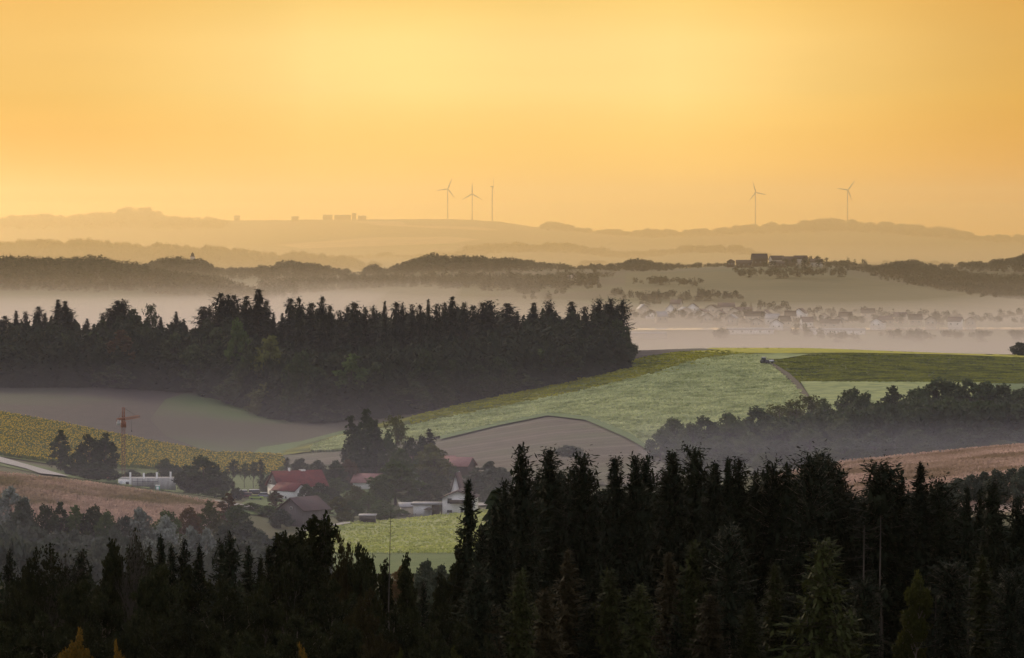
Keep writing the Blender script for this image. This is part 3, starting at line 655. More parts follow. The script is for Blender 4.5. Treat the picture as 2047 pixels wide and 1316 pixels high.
house('farm_building', (x, y + 35, z), R(10), 15, 8.5, 4.0, 2.2, W_cream, R_pink, 'pink-roofed farm building hidden behind the yellow-green domed tree', front=[(-2, 2, 1, 1), (2, 2, 1, 1)], cat='farm building')
x, y, z = at(918, 1028)
wh = house('house', (x + .3, y + 2, z), R(84), 12, 9.0, 5.0, 1.8, W_white, R_dull, 'white two-storey house with low gable and wooden balcony beside the pale field', left=[(2.4, 1.1, 1.7, 1.0), (-1.2, 1.1, 1.0, 1.0), (-3.4, 4.1, 1.2, 1.5), (2.4, 4.1, 1.4, 1.6)], door=None)
m = MB().box((-6.7, -.6, 3.4), (1.2, 5.6, .16)).box((-7.25, -.6, 3.95), (.1, 5.6, 1.0)); m.build('balcony', W_brown, wh)
x2, y2 = x, y
house('chapel', (x - .6, y + 15, z), R(80), 7, 3.2, 4.6, 6.2, W_white, R_dull, 'steep narrow white pointed gable rising behind the white house', cat='chapel', left=[(0, 4.2, .6, 1.2)], ov=.2)
o = empty('carport', (x - 9.1, y + 1.5, z), R(-4)); tag(o, 'white walled carport with flat grey sheet roof left of the white house', 'carport')
MB().box((0, 0, 3.15), (9.2, 6, .3)).box((0, -3.03, 3.0), (9.3, .08, .55)).build('roof', R_grey, o); MB().box((-1.4, 0, .9), (5.2, 5, 4.1)).build('wall', W_white, o); MB().box((2.5, -2.2, .9), (2.2, .15, 3.9)).build('gate', W_brown, o); MB().box((4.2, -2.6, .9), (.22, .22, 4.1)).build('post', W_brown, o)
x, y, z = at(820, 1031)
house('garage', (x, y + 3, z), R(6), 5.6, 5, 2.5, .9, W_cream, R_grey, 'small pale shed with low grey roof left of the white carport', front=[(1.7, .9, .7, 1.3)], cat='garage', ov=.3)
x, y, z = at(735, 1047)
o = empty('shed', (x, y, z), R(-3)); tag(o, 'open grey wooden field shelter at the edge of the pale field', 'shed')
MB().box((0, 1.2, 1.0), (4.4, .12, 2.6)).box((-2.15, 0, 1.0), (.12, 2.4, 2.6)).box((2.15, 0, 1.0), (.12, 2.4, 2.6)).box((0, -1.2, 1.75), (4.3, .1, 1.1)).build('wall', W_wood, o); MB().box((0, 0, 2.42), (4.9, 3.0, .16), rx=R(5)).build('roof', R_grey, o)
x, y, z = at(858, 1031)
o = empty('garden_parasol', (x, y - 2, z)); tag(o, 'brown garden parasol on the terrace before the carport', 'parasol'); MB().tube((0, 0, -.3), (0, 0, 2.2), .05).build('pole', W_brown, o); MB().tube((0, 0, 1.9), (0, 0, 2.6), 1.7, .1, 8).build('canopy', R_brown, o)
x, y, z = at(651, 1056)
o = empty('feed_silo', (x, y, z)); tag(o, 'little white silo with cone base at the corner of the barn', 'silo')
MB().tube((0, 0, .9), (0, 0, 2.4), .55, .55, 10).tube((0, 0, .2), (0, 0, .9), .12, .55, 10).tube((0, 0, 2.4), (0, 0, 2.8), .55, .1, 10).build('tank', W_white, o)
for k in range(3): MB().tube((.5 * math.cos(k * 2.1), .5 * math.sin(k * 2.1), -.3), (.5 * math.cos(k * 2.1), .5 * math.sin(k * 2.1), 1.2), .05).build('leg', MTL, o)
x, y, z = at(487, 1014)
# garden wall by the road
x, y, z = at(508, 1018); tag(MB().box((0, 0, .2), (4.6, .3, 1.0), rz=R(-12)).build('garden_wall', W_white), 'short white garden wall beside the lane below the cars', 'wall'); bpy.data.objects['garden_wall'].location = (x, y, z)
# hedge and fence along the pale field
x, y, z = at(790, 1036)
o = empty('fence', (x, y, z), R(5)); tag(o, 'low wooden fence along the top of the pale field', 'fence')
for q in range(10): MB().box((-7 + q * 1.6, 0, .5), (.12, .12, 1.6)).build('post', W_wood, o)
MB().box((.2, .07, .9), (14.6, .05, .12)).box((.2, .07, .5), (14.6, .05, .12)).build('rail', W_wood, o)
# ------------------------------------------------------------ cars by the farmhouse
def car(loc, rz, paint, label, h=1.5, van=False, top=None):
    o = empty('parked_car' if not van else 'parked_van', loc, rz); tag(o, label, 'van' if van else 'car', 'vehicles parked by the farmhouse')
    m = MB(); a = .9
    m.poly([(-2.2, .35), (2.2, .35), (2.25, .75), (1.9, .95), (-2.1, 1.0), (-2.25, .7)], -a, a).build('body', paint, o)
    if van: pr = [(-2.15, .98), (1.5, .95), (1.1, h), (-2.1, h)]
    else: pr = [(-1.9, .98), (1.2, .95), (.55, h), (-1.5, h)]
    m = MB(); m.poly(pr, -.8, .8).build('cabin', GLS, o)
    m = MB(); m.poly([(pr[3][0] - .02, h - .02), (pr[2][0] + .02, h - .02), (pr[2][0] - .1, h + .06), (pr[3][0] + .1, h + .06)], -.82, .82).build('roof', top or paint, o)
    for q in (-1.4, 1.4):
        for s in (-1, 1): MB().tube((q, s * .92 - .1, .33), (q, s * .92 + .1, .33), .33, .33, 10).build('wheel', MTL, o)
    return o
P_red = mat('dark_red_paint', (.10, .02, .03), .35, spec=.5); P_sil = mat('silver_paint', (.55, .56, .58), .3, spec=.5); P_blu = mat('grey_blue_paint', (.16, .17, .24), .35, spec=.5); P_wht = mat('white_paint', (.8, .8, .8), .3, spec=.5); P_grn = mat('yellow_green_paint', (.30, .40, .08), .6)
x, y, z = at(487, 996); car((x, y, z + .3), R(5), P_red, 'dark red van with white roof, left of the parked vehicles', 2.2, True, P_wht)
x, y, z = at(497, 999); car((x, y + 4, z + .3), R(-12), P_red, 'dark red car just right of the van', 1.6)
x, y, z = at(511, 996); car((x, y + 1, z + .3), R(3), P_red, 'dark red van with long white roof in the middle of the parked vehicles', 2.3, True, P_wht)
x, y, z = at(514, 999); car((x, y - 4, z + .3), R(0), P_grn, 'yellow-green small car in front of the white-roofed van', 1.4)
x, y, z = at(530, 997); car((x, y, z + .3), R(8), P_blu, 'grey-blue car with pale roof nearest the farmhouse', 1.6, False, P_sil)
# ------------------------------------------------------------ building site
x, y, z = at(292, 978, 1180); SX, SY, SZ = x, y, z
o = empty('unfinished_building', (x, y, z)); tag(o, 'unfinished pale concrete building with bare columns and open top', 'building')
m = MB(); n = 9
pts = [(-8.5 + 17.5 * i / n, -1.2 * math.sin(math.pi * i / n) * 1.2) for i in range(n + 1)]
for i in range(n):
    if i == 1: 
        continue
    (xa, ya), (xb, yb) = pts[i], pts[i + 1]; c = ((xa + xb) / 2, (ya + yb) / 2)
    m.box((c[0], c[1], 1.0), (math.hypot(xb - xa, yb - ya) + .02 * (i % 2), .3, 4.6 - .15 * (i % 2)), rz=math.atan2(yb - ya, xb - xa))
m.build('wall', CONC, o); MB().box((0, 5, 3.15), (16.8, 8.6, .25)).build('floor_slab', CONC, o); MB().box((0, 9.4, .9), (17, .3, 4.2)).build('wall', CONC, o)
for q, hh in ((-5.0, 5.2), (-.8, 5.0), (3.3, 5.2), (7.6, 5.4)): MB().box((q, .8, hh / 2), (.55, .55, hh)).build('column', W_white, o)
m = MB()
for q in (-4, -2.4, -.8, .8, 2.4, 4): m.tube((q, -2.6, -.5), (q, -2.6, 3.6), .05)
for zz in (1.2, 2.6): m.tube((-4, -2.6, zz), (4, -2.6, zz), .04); m.box((0, -2.2, zz - .1), (8, .7, .06))
m.build('scaffold', MTL, o)
x, y, z = at(249, 974, 1180); o = empty('site_container', (x, y, z), R(4)); tag(o, 'white site office container left of the unfinished building', 'container')
MB().box((0, 0, 1.0), (3.9, 2.4, 2.6)).build('box', W_white, o); MB().box((-1.1, -1.24, .95), (.8, .06, 1.9)).build('door', P_sil, o); MB().box((.9, -1.24, 1.3), (1.0, .06, .9)).build('window', GLS, o)
x, y, z = at(317, 986, 1180); o = empty('portable_toilet', (x, y - 3, z)); tag(o, 'turquoise portable toilet with white roof before the unfinished building', 'toilet'); MB().box((0, 0, 1.0), (1.15, 1.15, 2.1)).build('cabin', TUR, o); MB().box((0, 0, 2.15), (1.25, 1.25, .35)).build('roof', P_wht, o); MB().box((0, -.6, .95), (.8, .05, 1.8)).build('door', P_wht, o)
x, y, z = at(216, 958, 1150); o = tag(MB().add([(-1.3, -1, 0), (1.3, -1, 0), (1.3, 1, 0), (-1.3, 1, 0), (-1.1, 0, .9), (1.2, 0, 1.1)], [(0, 1, 5, 4), (1, 2, 5), (2, 3, 4, 5), (3, 0, 4)]).build('tarpaulin', ORG), 'orange tarpaulin over a heap left of the crane', 'tarpaulin'); o.location = (x, y, z)
# ------------------------------------------------------------ tower crane
x, y, z = at(247, 968, 1180); Hm = float(ray(247, 838)[1]) * y - z; Ht = float(ray(247, 815)[1]) * y - z
o = empty('tower_crane', (x, y, z), R(16)); tag(o, 'orange lattice tower crane beside the unfinished building', 'crane')
def lattice(m, a, b, s, n, r=.07, rz=0):
    a = mathutils.Vector(a); b = mathutils.Vector(b); q = (b - a).to_track_quat('Z', 'Y'); L_ = (b - a).length
    c = [(-s, -s), (s, -s), (s, s), (-s, s)]
    P_ = lambda k, t: tuple(a + q @ mathutils.Vector((c[k % 4][0], c[k % 4][1], t * L_)))
    for k in range(4): m.tube(P_(k, 0), P_(k, 1), r, r, 4)
    for i in range(n):
        for k in range(4): m.tube(P_(k, i / n), P_(k + 1, (i + 1) / n), r * .6, r * .6, 4); m.tube(P_(k, (i + 1) / n), P_(k + 1, (i + 1) / n), r * .6, r * .6, 4)
m = MB(); lattice(m, (0, 0, -1), (0, 0, Hm * .93), .48, 18, .055); m.build('mast', RST, o)
MB().box((0, 0, .2), (3.4, 3.4, .8)).build('base', CONC, o)
MB().box((0, 0, Hm - 1.7), (1.5, 1.5, 1.9)).build('cab', ORG, o); 
m = MB(); lattice(m, (0, 0, Hm * .93), (0, 0, Ht), .35, 5, .08); m.build('tower_head', ORG, o)
jd = mathutils.Vector((math.sin(R(27)), math.cos(R(27)), 0))
m = MB(); lattice(m, (0, 0, Hm), tuple(jd * 17.5 + mathutils.Vector((0, 0, Hm))), .36, 14, .055); m.build('jib', ORG, o)
m = MB(); m.tube((0, 0, Ht), tuple(jd * 14 + mathutils.Vector((0, 0, Hm + .5))), .04); m.tube((0, 0, Ht), tuple(-jd * 5.5 + mathutils.Vector((0, 0, Hm + .5))), .04); m.build('stay_cable', MTL, o)
m = MB(); lattice(m, (0, 0, Hm), tuple(-jd * 6 + mathutils.Vector((0, 0, Hm))), .42, 5, .1); m.build('counter_jib', ORG, o)
cw = -jd * 5.2 + mathutils.Vector((0, 0, Hm - .9)); MB().box(tuple(cw), (1.1, 1.6, 1.6)).build('counterweight', CONC, o)
hk = jd * 9 + mathutils.Vector((0, 0, Hm)); MB().tube(tuple(hk), tuple(hk - mathutils.Vector((0, 0, 4))), .035).box(tuple(hk - mathutils.Vector((0, 0, 4.2))), (.35, .35, .5)).build('hook', MTL, o)
# ------------------------------------------------------------ tractor on the hill
x, y, z = at(1528, 732, 1500, 2010)
o = empty('tractor', (x, y, z + 1.25), R(-35)); tag(o, 'dark tractor with white cab roof working on the green hilltop', 'tractor')
MB().poly([(-.9, .7), (2.3, .7), (2.3, 1.6), (.4, 1.75), (-.9, 1.7)], -.45, .45).build('bonnet', MTL, o)
MB().poly([(-1.2, 1.2), (.5, 1.2), (.35, 2.7), (-1.1, 2.7)], -.75, .75).build('cab', GLS, o); MB().box((-.4, 0, 2.8), (1.8, 1.75, .2)).build('cab_roof', P_wht, o)
for q, r_ in ((-.8, .9), (1.8, .6)):
    for s in (-1, 1): MB().tube((q, s * .95 - .25, r_), (q, s * .95 + .25, r_), r_, r_, 14).build('wheel', MTL, o)
o = empty('harrow', (x + 3.2, y - 2.6, z + 1.25), R(-35)); tag(o, 'trailed harrow with pale seed box behind the tractor', 'harrow')
MB().box((0, 0, .8), (2.2, 3.0, .35)).box((1.6, 0, .7), (1.6, .2, .2)).build('frame', MTL, o); MB().box((-.1, 0, 1.35), (1.0, 2.6, .7)).build('seed_box', P_wht, o)
for s in (-1, 1): MB().tube((-.6, s * 1.4 - .15, .45), (-.6, s * 1.4 + .15, .45), .45, .45, 10).build('wheel', MTL, o)
# ------------------------------------------------------------ wind turbines on the farthest hill
T_white = mat('turbine_white', (.55, .52, .48), .6)
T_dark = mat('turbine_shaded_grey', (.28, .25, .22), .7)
for px, base, hub, bl, yaw, rot, lb in [(895, 438, 378, 23, 10, 22, 'wind turbine on the far hill, leftmost of the close trio'), (944, 452, 388, 23, 0, 0, 'wind turbine in the middle of the close trio, one blade straight up'), (984, 444, 373, 20, 82, 15, 'wind turbine seen edge-on, right of the close trio'), (1510, 452, 385, 23, 20, -18, 'wind turbine on the far wooded hill, left of the distant pair'), (1694, 441, 380, 23, 15, 38, 'wind turbine on the far wooded hill, right of the distant pair')]:
    D = 17350; x, y, z = on(px, D); hh = float(ray(px, hub)[1]) * D - z; B = bl / F * D
    o = empty('wind_turbine', (x, y, z), R(yaw)); tag(o, lb, 'wind turbine', 'wind turbines on the far hills')
    MB().tube((0, 0, -3), (0, 0, hh - 1), 3.0, 1.7, 14).build('tower', T_dark, o); MB().poly([(-2, -2), (2, -2), (2, 2), (-2, 2)], -4, 9).build('nacelle', T_dark, o).location = (0, 0, hh)
    MB().tube((0, -4, hh), (0, -6.5, hh), 2.2, 1.0, 10).build('hub', T_dark, o)
    for k in range(3):
        a = R(rot + 120 * k); c, s = math.sin(a), math.cos(a); v = []
        for t, w in ((.0, 2.2), (.2, 4.8), (.6, 3.2), (1, 1.2)):
            px_, pz = c * B * t, hh + s * B * t
            v += [(px_ + s * w * .6, -5.4, pz - c * w * .6), (px_ - s * w * .6, -4.8, pz + c * w * .6), (px_, -5.9 , pz)]
        m = MB(); f = []
        for i in range(3):
            for j in range(3): f.append((i * 3 + j, i * 3 + (j + 1) % 3, i * 3 + 3 + (j + 1) % 3, i * 3 + 3 + j))
        m.add(v, f + [(0, 2, 1), (9, 10, 11)]).build('blade', T_dark, o)
# ------------------------------------------------------------ church on the ridge
x, y, z = on(385, 6080); o = empty('church', (x, y, z - 1), R(15)); tag(o, 'village church with onion spire on the wooded ridge', 'church')
tt = float(ray(385, 503)[1]) * y - z
MB().box((0, 0, tt * .36), (6, 6, tt * .72)).build('tower', W_cream, o); MB().tube((0, 0, tt * .72), (0, 0, tt * .80), 4.4, 2.0, 8).tube((0, 0, tt * .8), (0, 0, tt * .86), 2.0, 2.6, 8).tube((0, 0, tt * .86), (0, 0, tt), 2.6, .15, 8).build('spire', R_brown, o)
gable_walls(18, 9, 6, 5).build('nave', W_cream, o).location = (12, 0, 0); roof_mb(18, 9, 6, 5).build('nave_roof', R_brown, o).location = (12, 0, 0)
# ------------------------------------------------------------ houses, far side of the valley
rh = random.Random(9)
def far_house(px, py, Dm, DM, l, w, hw, hr, rz, wall, roof, label, group, nw=3, name='house', cat='house', D=None):
    if D: x, y, z = on(px, D)
    else: x, y, z = at(px, py, Dm, DM)
    return house(name, (x, y, z), R(rz), l, w, hw, hr, wall, roof, label, group, front=[((i + .5) / max(nw, 1) * l - l / 2, hw * .6, 1.4, 1.6) for i in range(nw)], left=[(-w * .2, hw * .6, 1.3, 1.5), (w * .2, hw * .6, 1.3, 1.5)], cat=cat)
GR = 'houses of the farm hamlet on the ridge'
far_house(1461, 540, 0, 0, 13, 9, 8, 2.6, 80, W_brown, R_brown, 'small dark gabled house standing alone on the ridge skyline', GR, D=5420)
far_house(1518, 548, 0, 0, 20, 13, 10, 7, 8, W_brown, R_brown, 'largest dark house with tall roof on the ridge', GR, D=5340)
far_house(1487, 550, 0, 0, 20, 10, 6, 4, -5, W_brown, R_brown, 'low house between the lone gable and the largest ridge house', GR, D=5280)
far_house(1553, 545, 0, 0, 18, 12, 9, 5, 20, W_cream, R_brown, 'house right of the largest ridge house', GR, D=5320)
far_house(1577, 545, 0, 0, 16, 11, 8, 5, -15, W_brown, R_brown, 'dark house in the middle of the ridge hamlet', GR, D=5300)
far_house(1600, 545, 0, 0, 17, 11, 10, 4, 5, W_cream, R_brown, 'pale fronted house on the ridge under round trees', GR, D=5330)
far_house(1632, 548, 0, 0, 15, 10, 7, 4, -10, W_cream, R_brown, 'pale walled house near the right end of the ridge hamlet', GR, D=5300)
far_house(1560, 552, 0, 0, 14, 9, 5, 3, 12, W_brown, R_brown, 'low dark house at the front of the ridge hamlet', GR, D=5230)
GV = 'misty houses of the valley village'
V = []
for px, py, big in [(1285, 622, 0), (1303, 632, 0), (1322, 640, 0), (1340, 625, 0), (1352, 612, 0), (1368, 625, 1), (1385, 618, 1), (1402, 628, 1), (1415, 640, 0), (1425, 622, 1), (1440, 632, 0), (1452, 620, 1), (1463, 645, 0), (1472, 630, 1), (1490, 628, 0), (1508, 640, 2), (1512, 648, 1), (1530, 632, 0), (1545, 645, 0), (1552, 655, 1), (1568, 648, 0), (1580, 638, 0), (1600, 634, 1), (1612, 650, 0), (1648, 640, 1), (1662, 652, 1), (1676, 648, 0), (1690, 640, 0), (1735, 630, 0), (1755, 650, 1), (1770, 645, 0), (1800, 640, 0), (1830, 645, 0), (1860, 648, 0), (1910, 650, 0), (1940, 648, 0), (1130, 560, 0), (1145, 556, 0)]:
    V.append((px, py, big))
V.sort()
for i, (px, py, big) in enumerate(V):
    l = [11, 14, 18][big] * rh.uniform(.85, 1.2); wl = rh.choice([W_white, W_cream, W_cream]); rf = rh.choice([R_dull, R_brown, R_dull, R_grey, R_brown])
    far_house(px, py + 6, 3200, 5600, l, 10 + 2 * big, rh.uniform(5, 7), rh.uniform(3, 4.5), rh.choice([0, 85, 15, -20, 70, -75]), wl, rf, '%s house with %s roof, %s from the left in the misty village' % ('white' if wl is W_white else 'cream', {R_dull: 'dull red', R_brown: 'brown', R_grey: 'grey', R_pink: 'pink'}[rf], nth(i)), GV, nw=2)
far_house(1290, 676, 3000, 5000, 36, 14, 4, 1.0, 0, W_cream, R_grey, 'long low pale hall with grey roof on the valley floor', None, nw=0, name='warehouse', cat='warehouse')
far_house(1500, 668, 3000, 5000, 40, 12, 4, 1.2, 2, P_wht, R_grey, 'low pale hall beside the shining river', None, nw=5, name='warehouse', cat='warehouse')
far_house(1690, 669, 3000, 5000, 34, 12, 4, 1.2, -2, P_wht, R_grey, 'white roofed hall just below the shining river', None, nw=5, name='warehouse', cat='warehouse')
far_house(1640, 669, 3000, 5000, 22, 12, 4, 1.2, -2, P_wht, R_grey, 'small white hall left of the white roofed hall', None, nw=3, name='warehouse', cat='warehouse')
for px, D, l, w, hh, lb in [(655, 17300, 40, 26, 16, 'faint farm building on the far skyline, leftmost of the farm'), (685, 17280, 70, 26, 14, 'long faint barn on the far skyline'), (708, 17300, 18, 18, 22, 'faint silo-like tower beside the long far barn'), (724, 17300, 34, 24, 10, 'small faint shed at the right end of the far farm'), (590, 17000, 30, 20, 14, 'tiny faint house on the far slope'), (474, 17350, 24, 18, 14, 'faint building on the far hilltop above a copse')]:
    x, y, z = on(px, D); house('farm_building', (x, y, z), R(5), l, w, hh, 7, W_brown, R_brown, lb, 'faint farm buildings on the far skyline', cat='farm building')
# the river shining in the valley, read as wet road, made mirror water for brightness
MIRROR = mat('sky_mirror', (.10, .11, .11), .06, spec=1.0, col2=(.08, .09, .09), scale=.02, world=True, bump=.02)
field('streak', [(-300, 660), (500, 659), (1262, 658.5), (1500, 658), (1800, 657.5), (2400, 656), (2400, 660.5), (1800, 662), (1500, 662.5), (1262, 663), (500, 664), (-300, 665)], MIRROR, 1.2, 3200, 4200, step=10, ny=4)
# ------------------------------------------------------------ crops one can see standing
def in_poly(px, py, pts):
    c = np.zeros(len(px), bool)
    for (xa, ya), (xb, yb) in zip(pts, pts[1:] + pts[:1]):
        k = ((ya > py) != (yb > py)); c ^= k & (px < (xb - xa) * (py - ya) / (yb - ya if yb != ya else 1e-9) + xa)
    return c
def crop(name, pts, D0, D1, n, h, w, mats, label, head=None, seed=3):
    rg = np.random.default_rng(seed); x0 = min(p[0] for p in pts); x1 = max(p[0] for p in pts)
    px = rg.uniform(x0, x1, n); D = rg.uniform(D0, D1, n); x = (px - CX) / F * D; z = H(x, D)
    py = CY - F * np.tan(np.arctan(z / D) + TH)
    k = in_poly(px, py, pts); x, D, z = x[k], D[k], z[k]; m = len(x); c = np.stack([x, D, z], -1)
    hh = h * rg.uniform(.7, 1.2, m); Q = []; MI = []
    for j in range(2):
        t = rg.uniform(0, math.pi, m); d = np.stack([np.cos(t), np.sin(t), 0 * t], -1) * w * rg.uniform(.6, 1.2, (m, 1)) / 2; u = np.stack([rg.normal(size=m) * .1, rg.normal(size=m) * .1, hh], -1)
        Q.append(np.stack([c - d * .6, c + d * .6, c + d + u, c - d + u * .9], 1)); MI.append(np.zeros(m))
    if head:
        kk = rg.random(m) < head[1]; cc = c[kk] + np.stack([0 * hh[kk], 0 * hh[kk] - .15, hh[kk]], -1); t = rg.uniform(-.9, .9, len(cc)); s = head[0] * rg.uniform(.7, 1.2, (len(cc), 1))
        d = np.stack([np.cos(t), np.sin(t), 0 * t], -1) * s; u = np.stack([0 * t, 0 * t + .35, 0 * t + .8], -1) * s
        Q.append(np.stack([cc - d, cc - u, cc + d, cc + u], 1)); MI.append(np.ones(len(cc)))
    Q = np.concatenate(Q); o = obj(name, mesh(name, Q.reshape(-1, 3), np.arange(len(Q) * 4).reshape(-1, 4), mats, mi=np.concatenate(MI))); tag(o, label, 'crop', kind='stuff')
SUNP = [(-60, 818), (0, 829), (120, 850), (260, 879), (420, 909), (560, 914), (575, 935), (540, 952), (420, 950), (260, 938), (130, 932), (0, 913), (-60, 905)]
crop('sunflower_crop', SUNP, 1240, 1640, 42000, 1.6, .7, [leafmat('sunflower_leaves', (.09, .13, .02), (.13, .16, .03), .3, 0, tr=.5), leafmat('sunflower_heads', (.55, .36, .015), (.62, .43, .03), .3, 0, tr=.4)], 'standing sunflowers with yellow heads covering the left slope', head=(.27, .5))
crop('maize_crop', [(-60, 942), (0, 950), (150, 966), (300, 988), (430, 1008), (470, 1018), (420, 1060), (250, 1095), (-60, 1110)], 960, 1130, 26000, 1.1, .5, [leafmat('dry_maize', (.60, .44, .36), (.44, .32, .26), .3, 0, tr=.5, c3=(.26, .21, .12), s3=.035)], 'dry reddish brown maize stubble on the left field', seed=4)
crop('maize_crop', [(1560, 952), (1680, 928), (1800, 916), (2047, 892), (2300, 868), (2300, 1020), (2110, 1040), (1460, 1050)], 880, 1125, 30000, 1.1, .5, [leafmat('dry_maize_right', (.66, .49, .42), (.50, .37, .31), .3, 0, tr=.5, c3=(.30, .22, .15), s3=.03)], 'dry reddish brown maize stubble on the right field', seed=5)
PALP = [(620, 905), (625, 893), (680, 876), (820, 854), (1000, 818), (1150, 788), (1300, 752), (1400, 722), (1480, 711), (1530, 716), (1545, 735), (1600, 785), (1640, 830), (1640, 870), (1420, 880), (1310, 905), (1260, 872), (1180, 838), (1100, 830), (1000, 850), (880, 876), (700, 903)]
crop('tall_grass', PALP, 1420, 1990, 32000, 1.38, 1.6, [leafmat('tall_grass_leaves', (.60, .64, .36), (.30, .345, .155), .07, 0, tr=.4)], 'uneven pale green crop standing on the hill field', seed=6)
crop('mustard_stand', [(820, 836), (1000, 792), (1150, 752), (1262, 722), (1300, 714), (1360, 706), (1440, 703), (1520, 712), (1440, 730), (1300, 756), (1150, 790), (1000, 822), (820, 856)], 1600, 2005, 15000, 1.0, 1.4, [leafmat('mustard_leaves', (.42, .40, .02), (.16, .18, .014), .09, 0, tr=.4)], 'yellow-green mustard standing on the strip beside the wood', seed=7)
crop('mustard_stand', [(1500, 711), (1560, 714), (1700, 709), (2110, 719), (2110, 770), (1900, 768), (1700, 767), (1600, 766), (1550, 736)], 1600, 1985, 24000, .9, 1.4, [leafmat('mustard_leaves_hilltop', (.24, .26, .02), (.07, .095, .012), .08, 0, tr=.4)], 'dark yellow-green mustard standing on the hilltop field', seed=8)
crop('meadow_grass', [(600, 1062), (700, 1047), (800, 1040), (900, 1030), (960, 1022), (1060, 1010), (1260, 1000), (1330, 1040), (1300, 1108), (600, 1108)], 800, 1250, 15000, .65, .7, [leafmat('meadow_leaves', (.55, .58, .20), (.32, .36, .12), .12, 0, tr=.4)], 'pale yellow-green crop on the field below the hamlet', seed=9)
def low_tree(seed, conifer, n):
    rg = np.random.default_rng(seed)
    if conifer:                       # unit height, radius about .17
        t = rg.random(n) ** .6; az = rg.uniform(0, 6.28, n); r = (.015 + .155 * t ** .8) * rg.uniform(.35, 1.12, n)
        c = np.stack([r * np.cos(az), r * np.sin(az), 1 - t * .95], -1); s = (.035 + .05 * t)[:, None]
        a = np.stack([np.cos(az), np.sin(az), -.5 + 0 * az], -1) * s * 1.3; b = np.stack([-np.sin(az), np.cos(az), rg.uniform(-.8, .8, n)], -1) * s * .8
    else:
        m = 12; cs = rand_dirs(rg, m) * [.26, .26, .26] * rg.uniform(.5, 1, (m, 1)) + [0, 0, .62]
        i = rg.integers(0, m, n); d = rand_dirs(rg, n); c = cs[i] + d * .16 * rg.uniform(.6, 1.1, (n, 1))
        s = rg.uniform(.05, .085, (n, 1)); a = rand_dirs(rg, n) * s; b = rand_dirs(rg, n) * s * .8
    return np.stack([c - a - b * .5, c + a * .2 - b, c + a, c - a * .1 + b], 1)
def mass(name, items, m, label, cat='forest', nq=(150, 150), seed=1):
    """a wood nobody could count, as one object; items = (x, y, height, width, conifer)"""
    rg = np.random.default_rng(seed)
    pr = {True: [low_tree(seed + i, True, nq[0]) for i in range(4)], False: [low_tree(seed + 9 + i, False, nq[1]) for i in range(4)]}
    out = []
    items = np.array(items, float); zs = H(items[:, 0], items[:, 1])
    for (x, y, h, w, con), z in zip(items, zs):
        q = pr[bool(con)][rg.integers(4)]; t = rg.uniform(0, 6.28); c, s = math.cos(t), math.sin(t)
        k = w / (.34 if con else .8)
        p = np.empty_like(q); p[..., 0] = (q[..., 0] * c - q[..., 1] * s) * k + x; p[..., 1] = (q[..., 0] * s + q[..., 1] * c) * k + y; p[..., 2] = q[..., 2] * h + z - .3; out.append(p)
    P = np.concatenate(out); n = len(P)
    o = obj(name, mesh(name, P.reshape(-1, 3), np.arange(n * 4).reshape(n, 4), m)); return tag(o, label, cat, kind='stuff')
rs = random.Random(77)
# ---------------------------------------------------------------- the dark wood on the hill beyond the village
MIDTOP = [(2, 640), (10, 631), (32, 621), (51, 622), (77, 612), (90, 626), (116, 599), (130, 602), (141, 617), (174, 637), (205, 625), (219, 616), (234, 600), (247, 599), (321, 634), (352, 623), (407, 612), (419, 611), (441, 585), (457, 588), (468, 589), (492, 592), (517, 578),
          (533, 599), (547, 627), (564, 626), (581, 595), (598, 593), (622, 604), (644, 591), (660, 609), (679, 619), (695, 612), (709, 603), (730, 613), (747, 612), (769, 602), (793, 603), (805, 606), (824, 607), (840, 608), (856, 598), (874, 606), (889, 604), (904, 593), (928, 603), (945, 610), (966, 603), (980, 600),
          (1015, 605), (1034, 622), (1067, 605), (1097, 600), (1142, 602), (1169, 612), (1197, 593), (1222, 593), (1245, 595)]
G1 = 'tall conifers along the top of the hill wood'
def base_mid(px): return float(np.interp(px, [0, 400, 480, 560, 660, 760, 820, 1000, 1150, 1262], [1850, 1850, 1800, 1740, 1700, 1705, 1715, 1770, 1810, 1850]))
i = 0
for px, top in MIDTOP:
    D = min(1990, base_mid(px) + rs.uniform(90, 150)) if px < 1100 else 1890 + rs.uniform(-20, 25)
    k = rs.choice(['M0', 'M1', 'M2', 'M0', 'M3']); wd = rs.uniform(44, 84)
    if px in (32, 90, 321, 547, 564, 174): k = 'M2'; wd = 34
    if px in (352, 1034, 856, 769): k = 'M2'; wd = 34
    if px in (1197, 1222, 1245): k = 'M4'; wd = 46
    lead = {352: 'small lone pointed spruce in the dip of the hill wood skyline', 517: 'tallest sharp spruce tip on the hill wood skyline', 1245: 'dense columnar spruce at the very end of the hill wood beside the green hill'}.get(px)
    tree(px, top, D, k, L_spr, lead or 'dark spruce, %s tip from the left on the hill wood skyline' % nth(i), G1, 'spruce_tree', width=wd); i += 1
tree(301, 607, 1960, 'T0', L_dk, 'umbrella-crowned pine with bare stem on the hill wood skyline', G1, 'pine_tree', width=34)
tree(270, 618, 1950, 'C2', L_dk, 'round broadleaf crown left of the umbrella pine on the hill wood', G1, 'broadleaf_tree', width=56)
tree(205, 640, 1930, 'C2', L_dk, 'low broadleaf crown in the hill wood skyline dip', G1, 'broadleaf_tree', width=50)
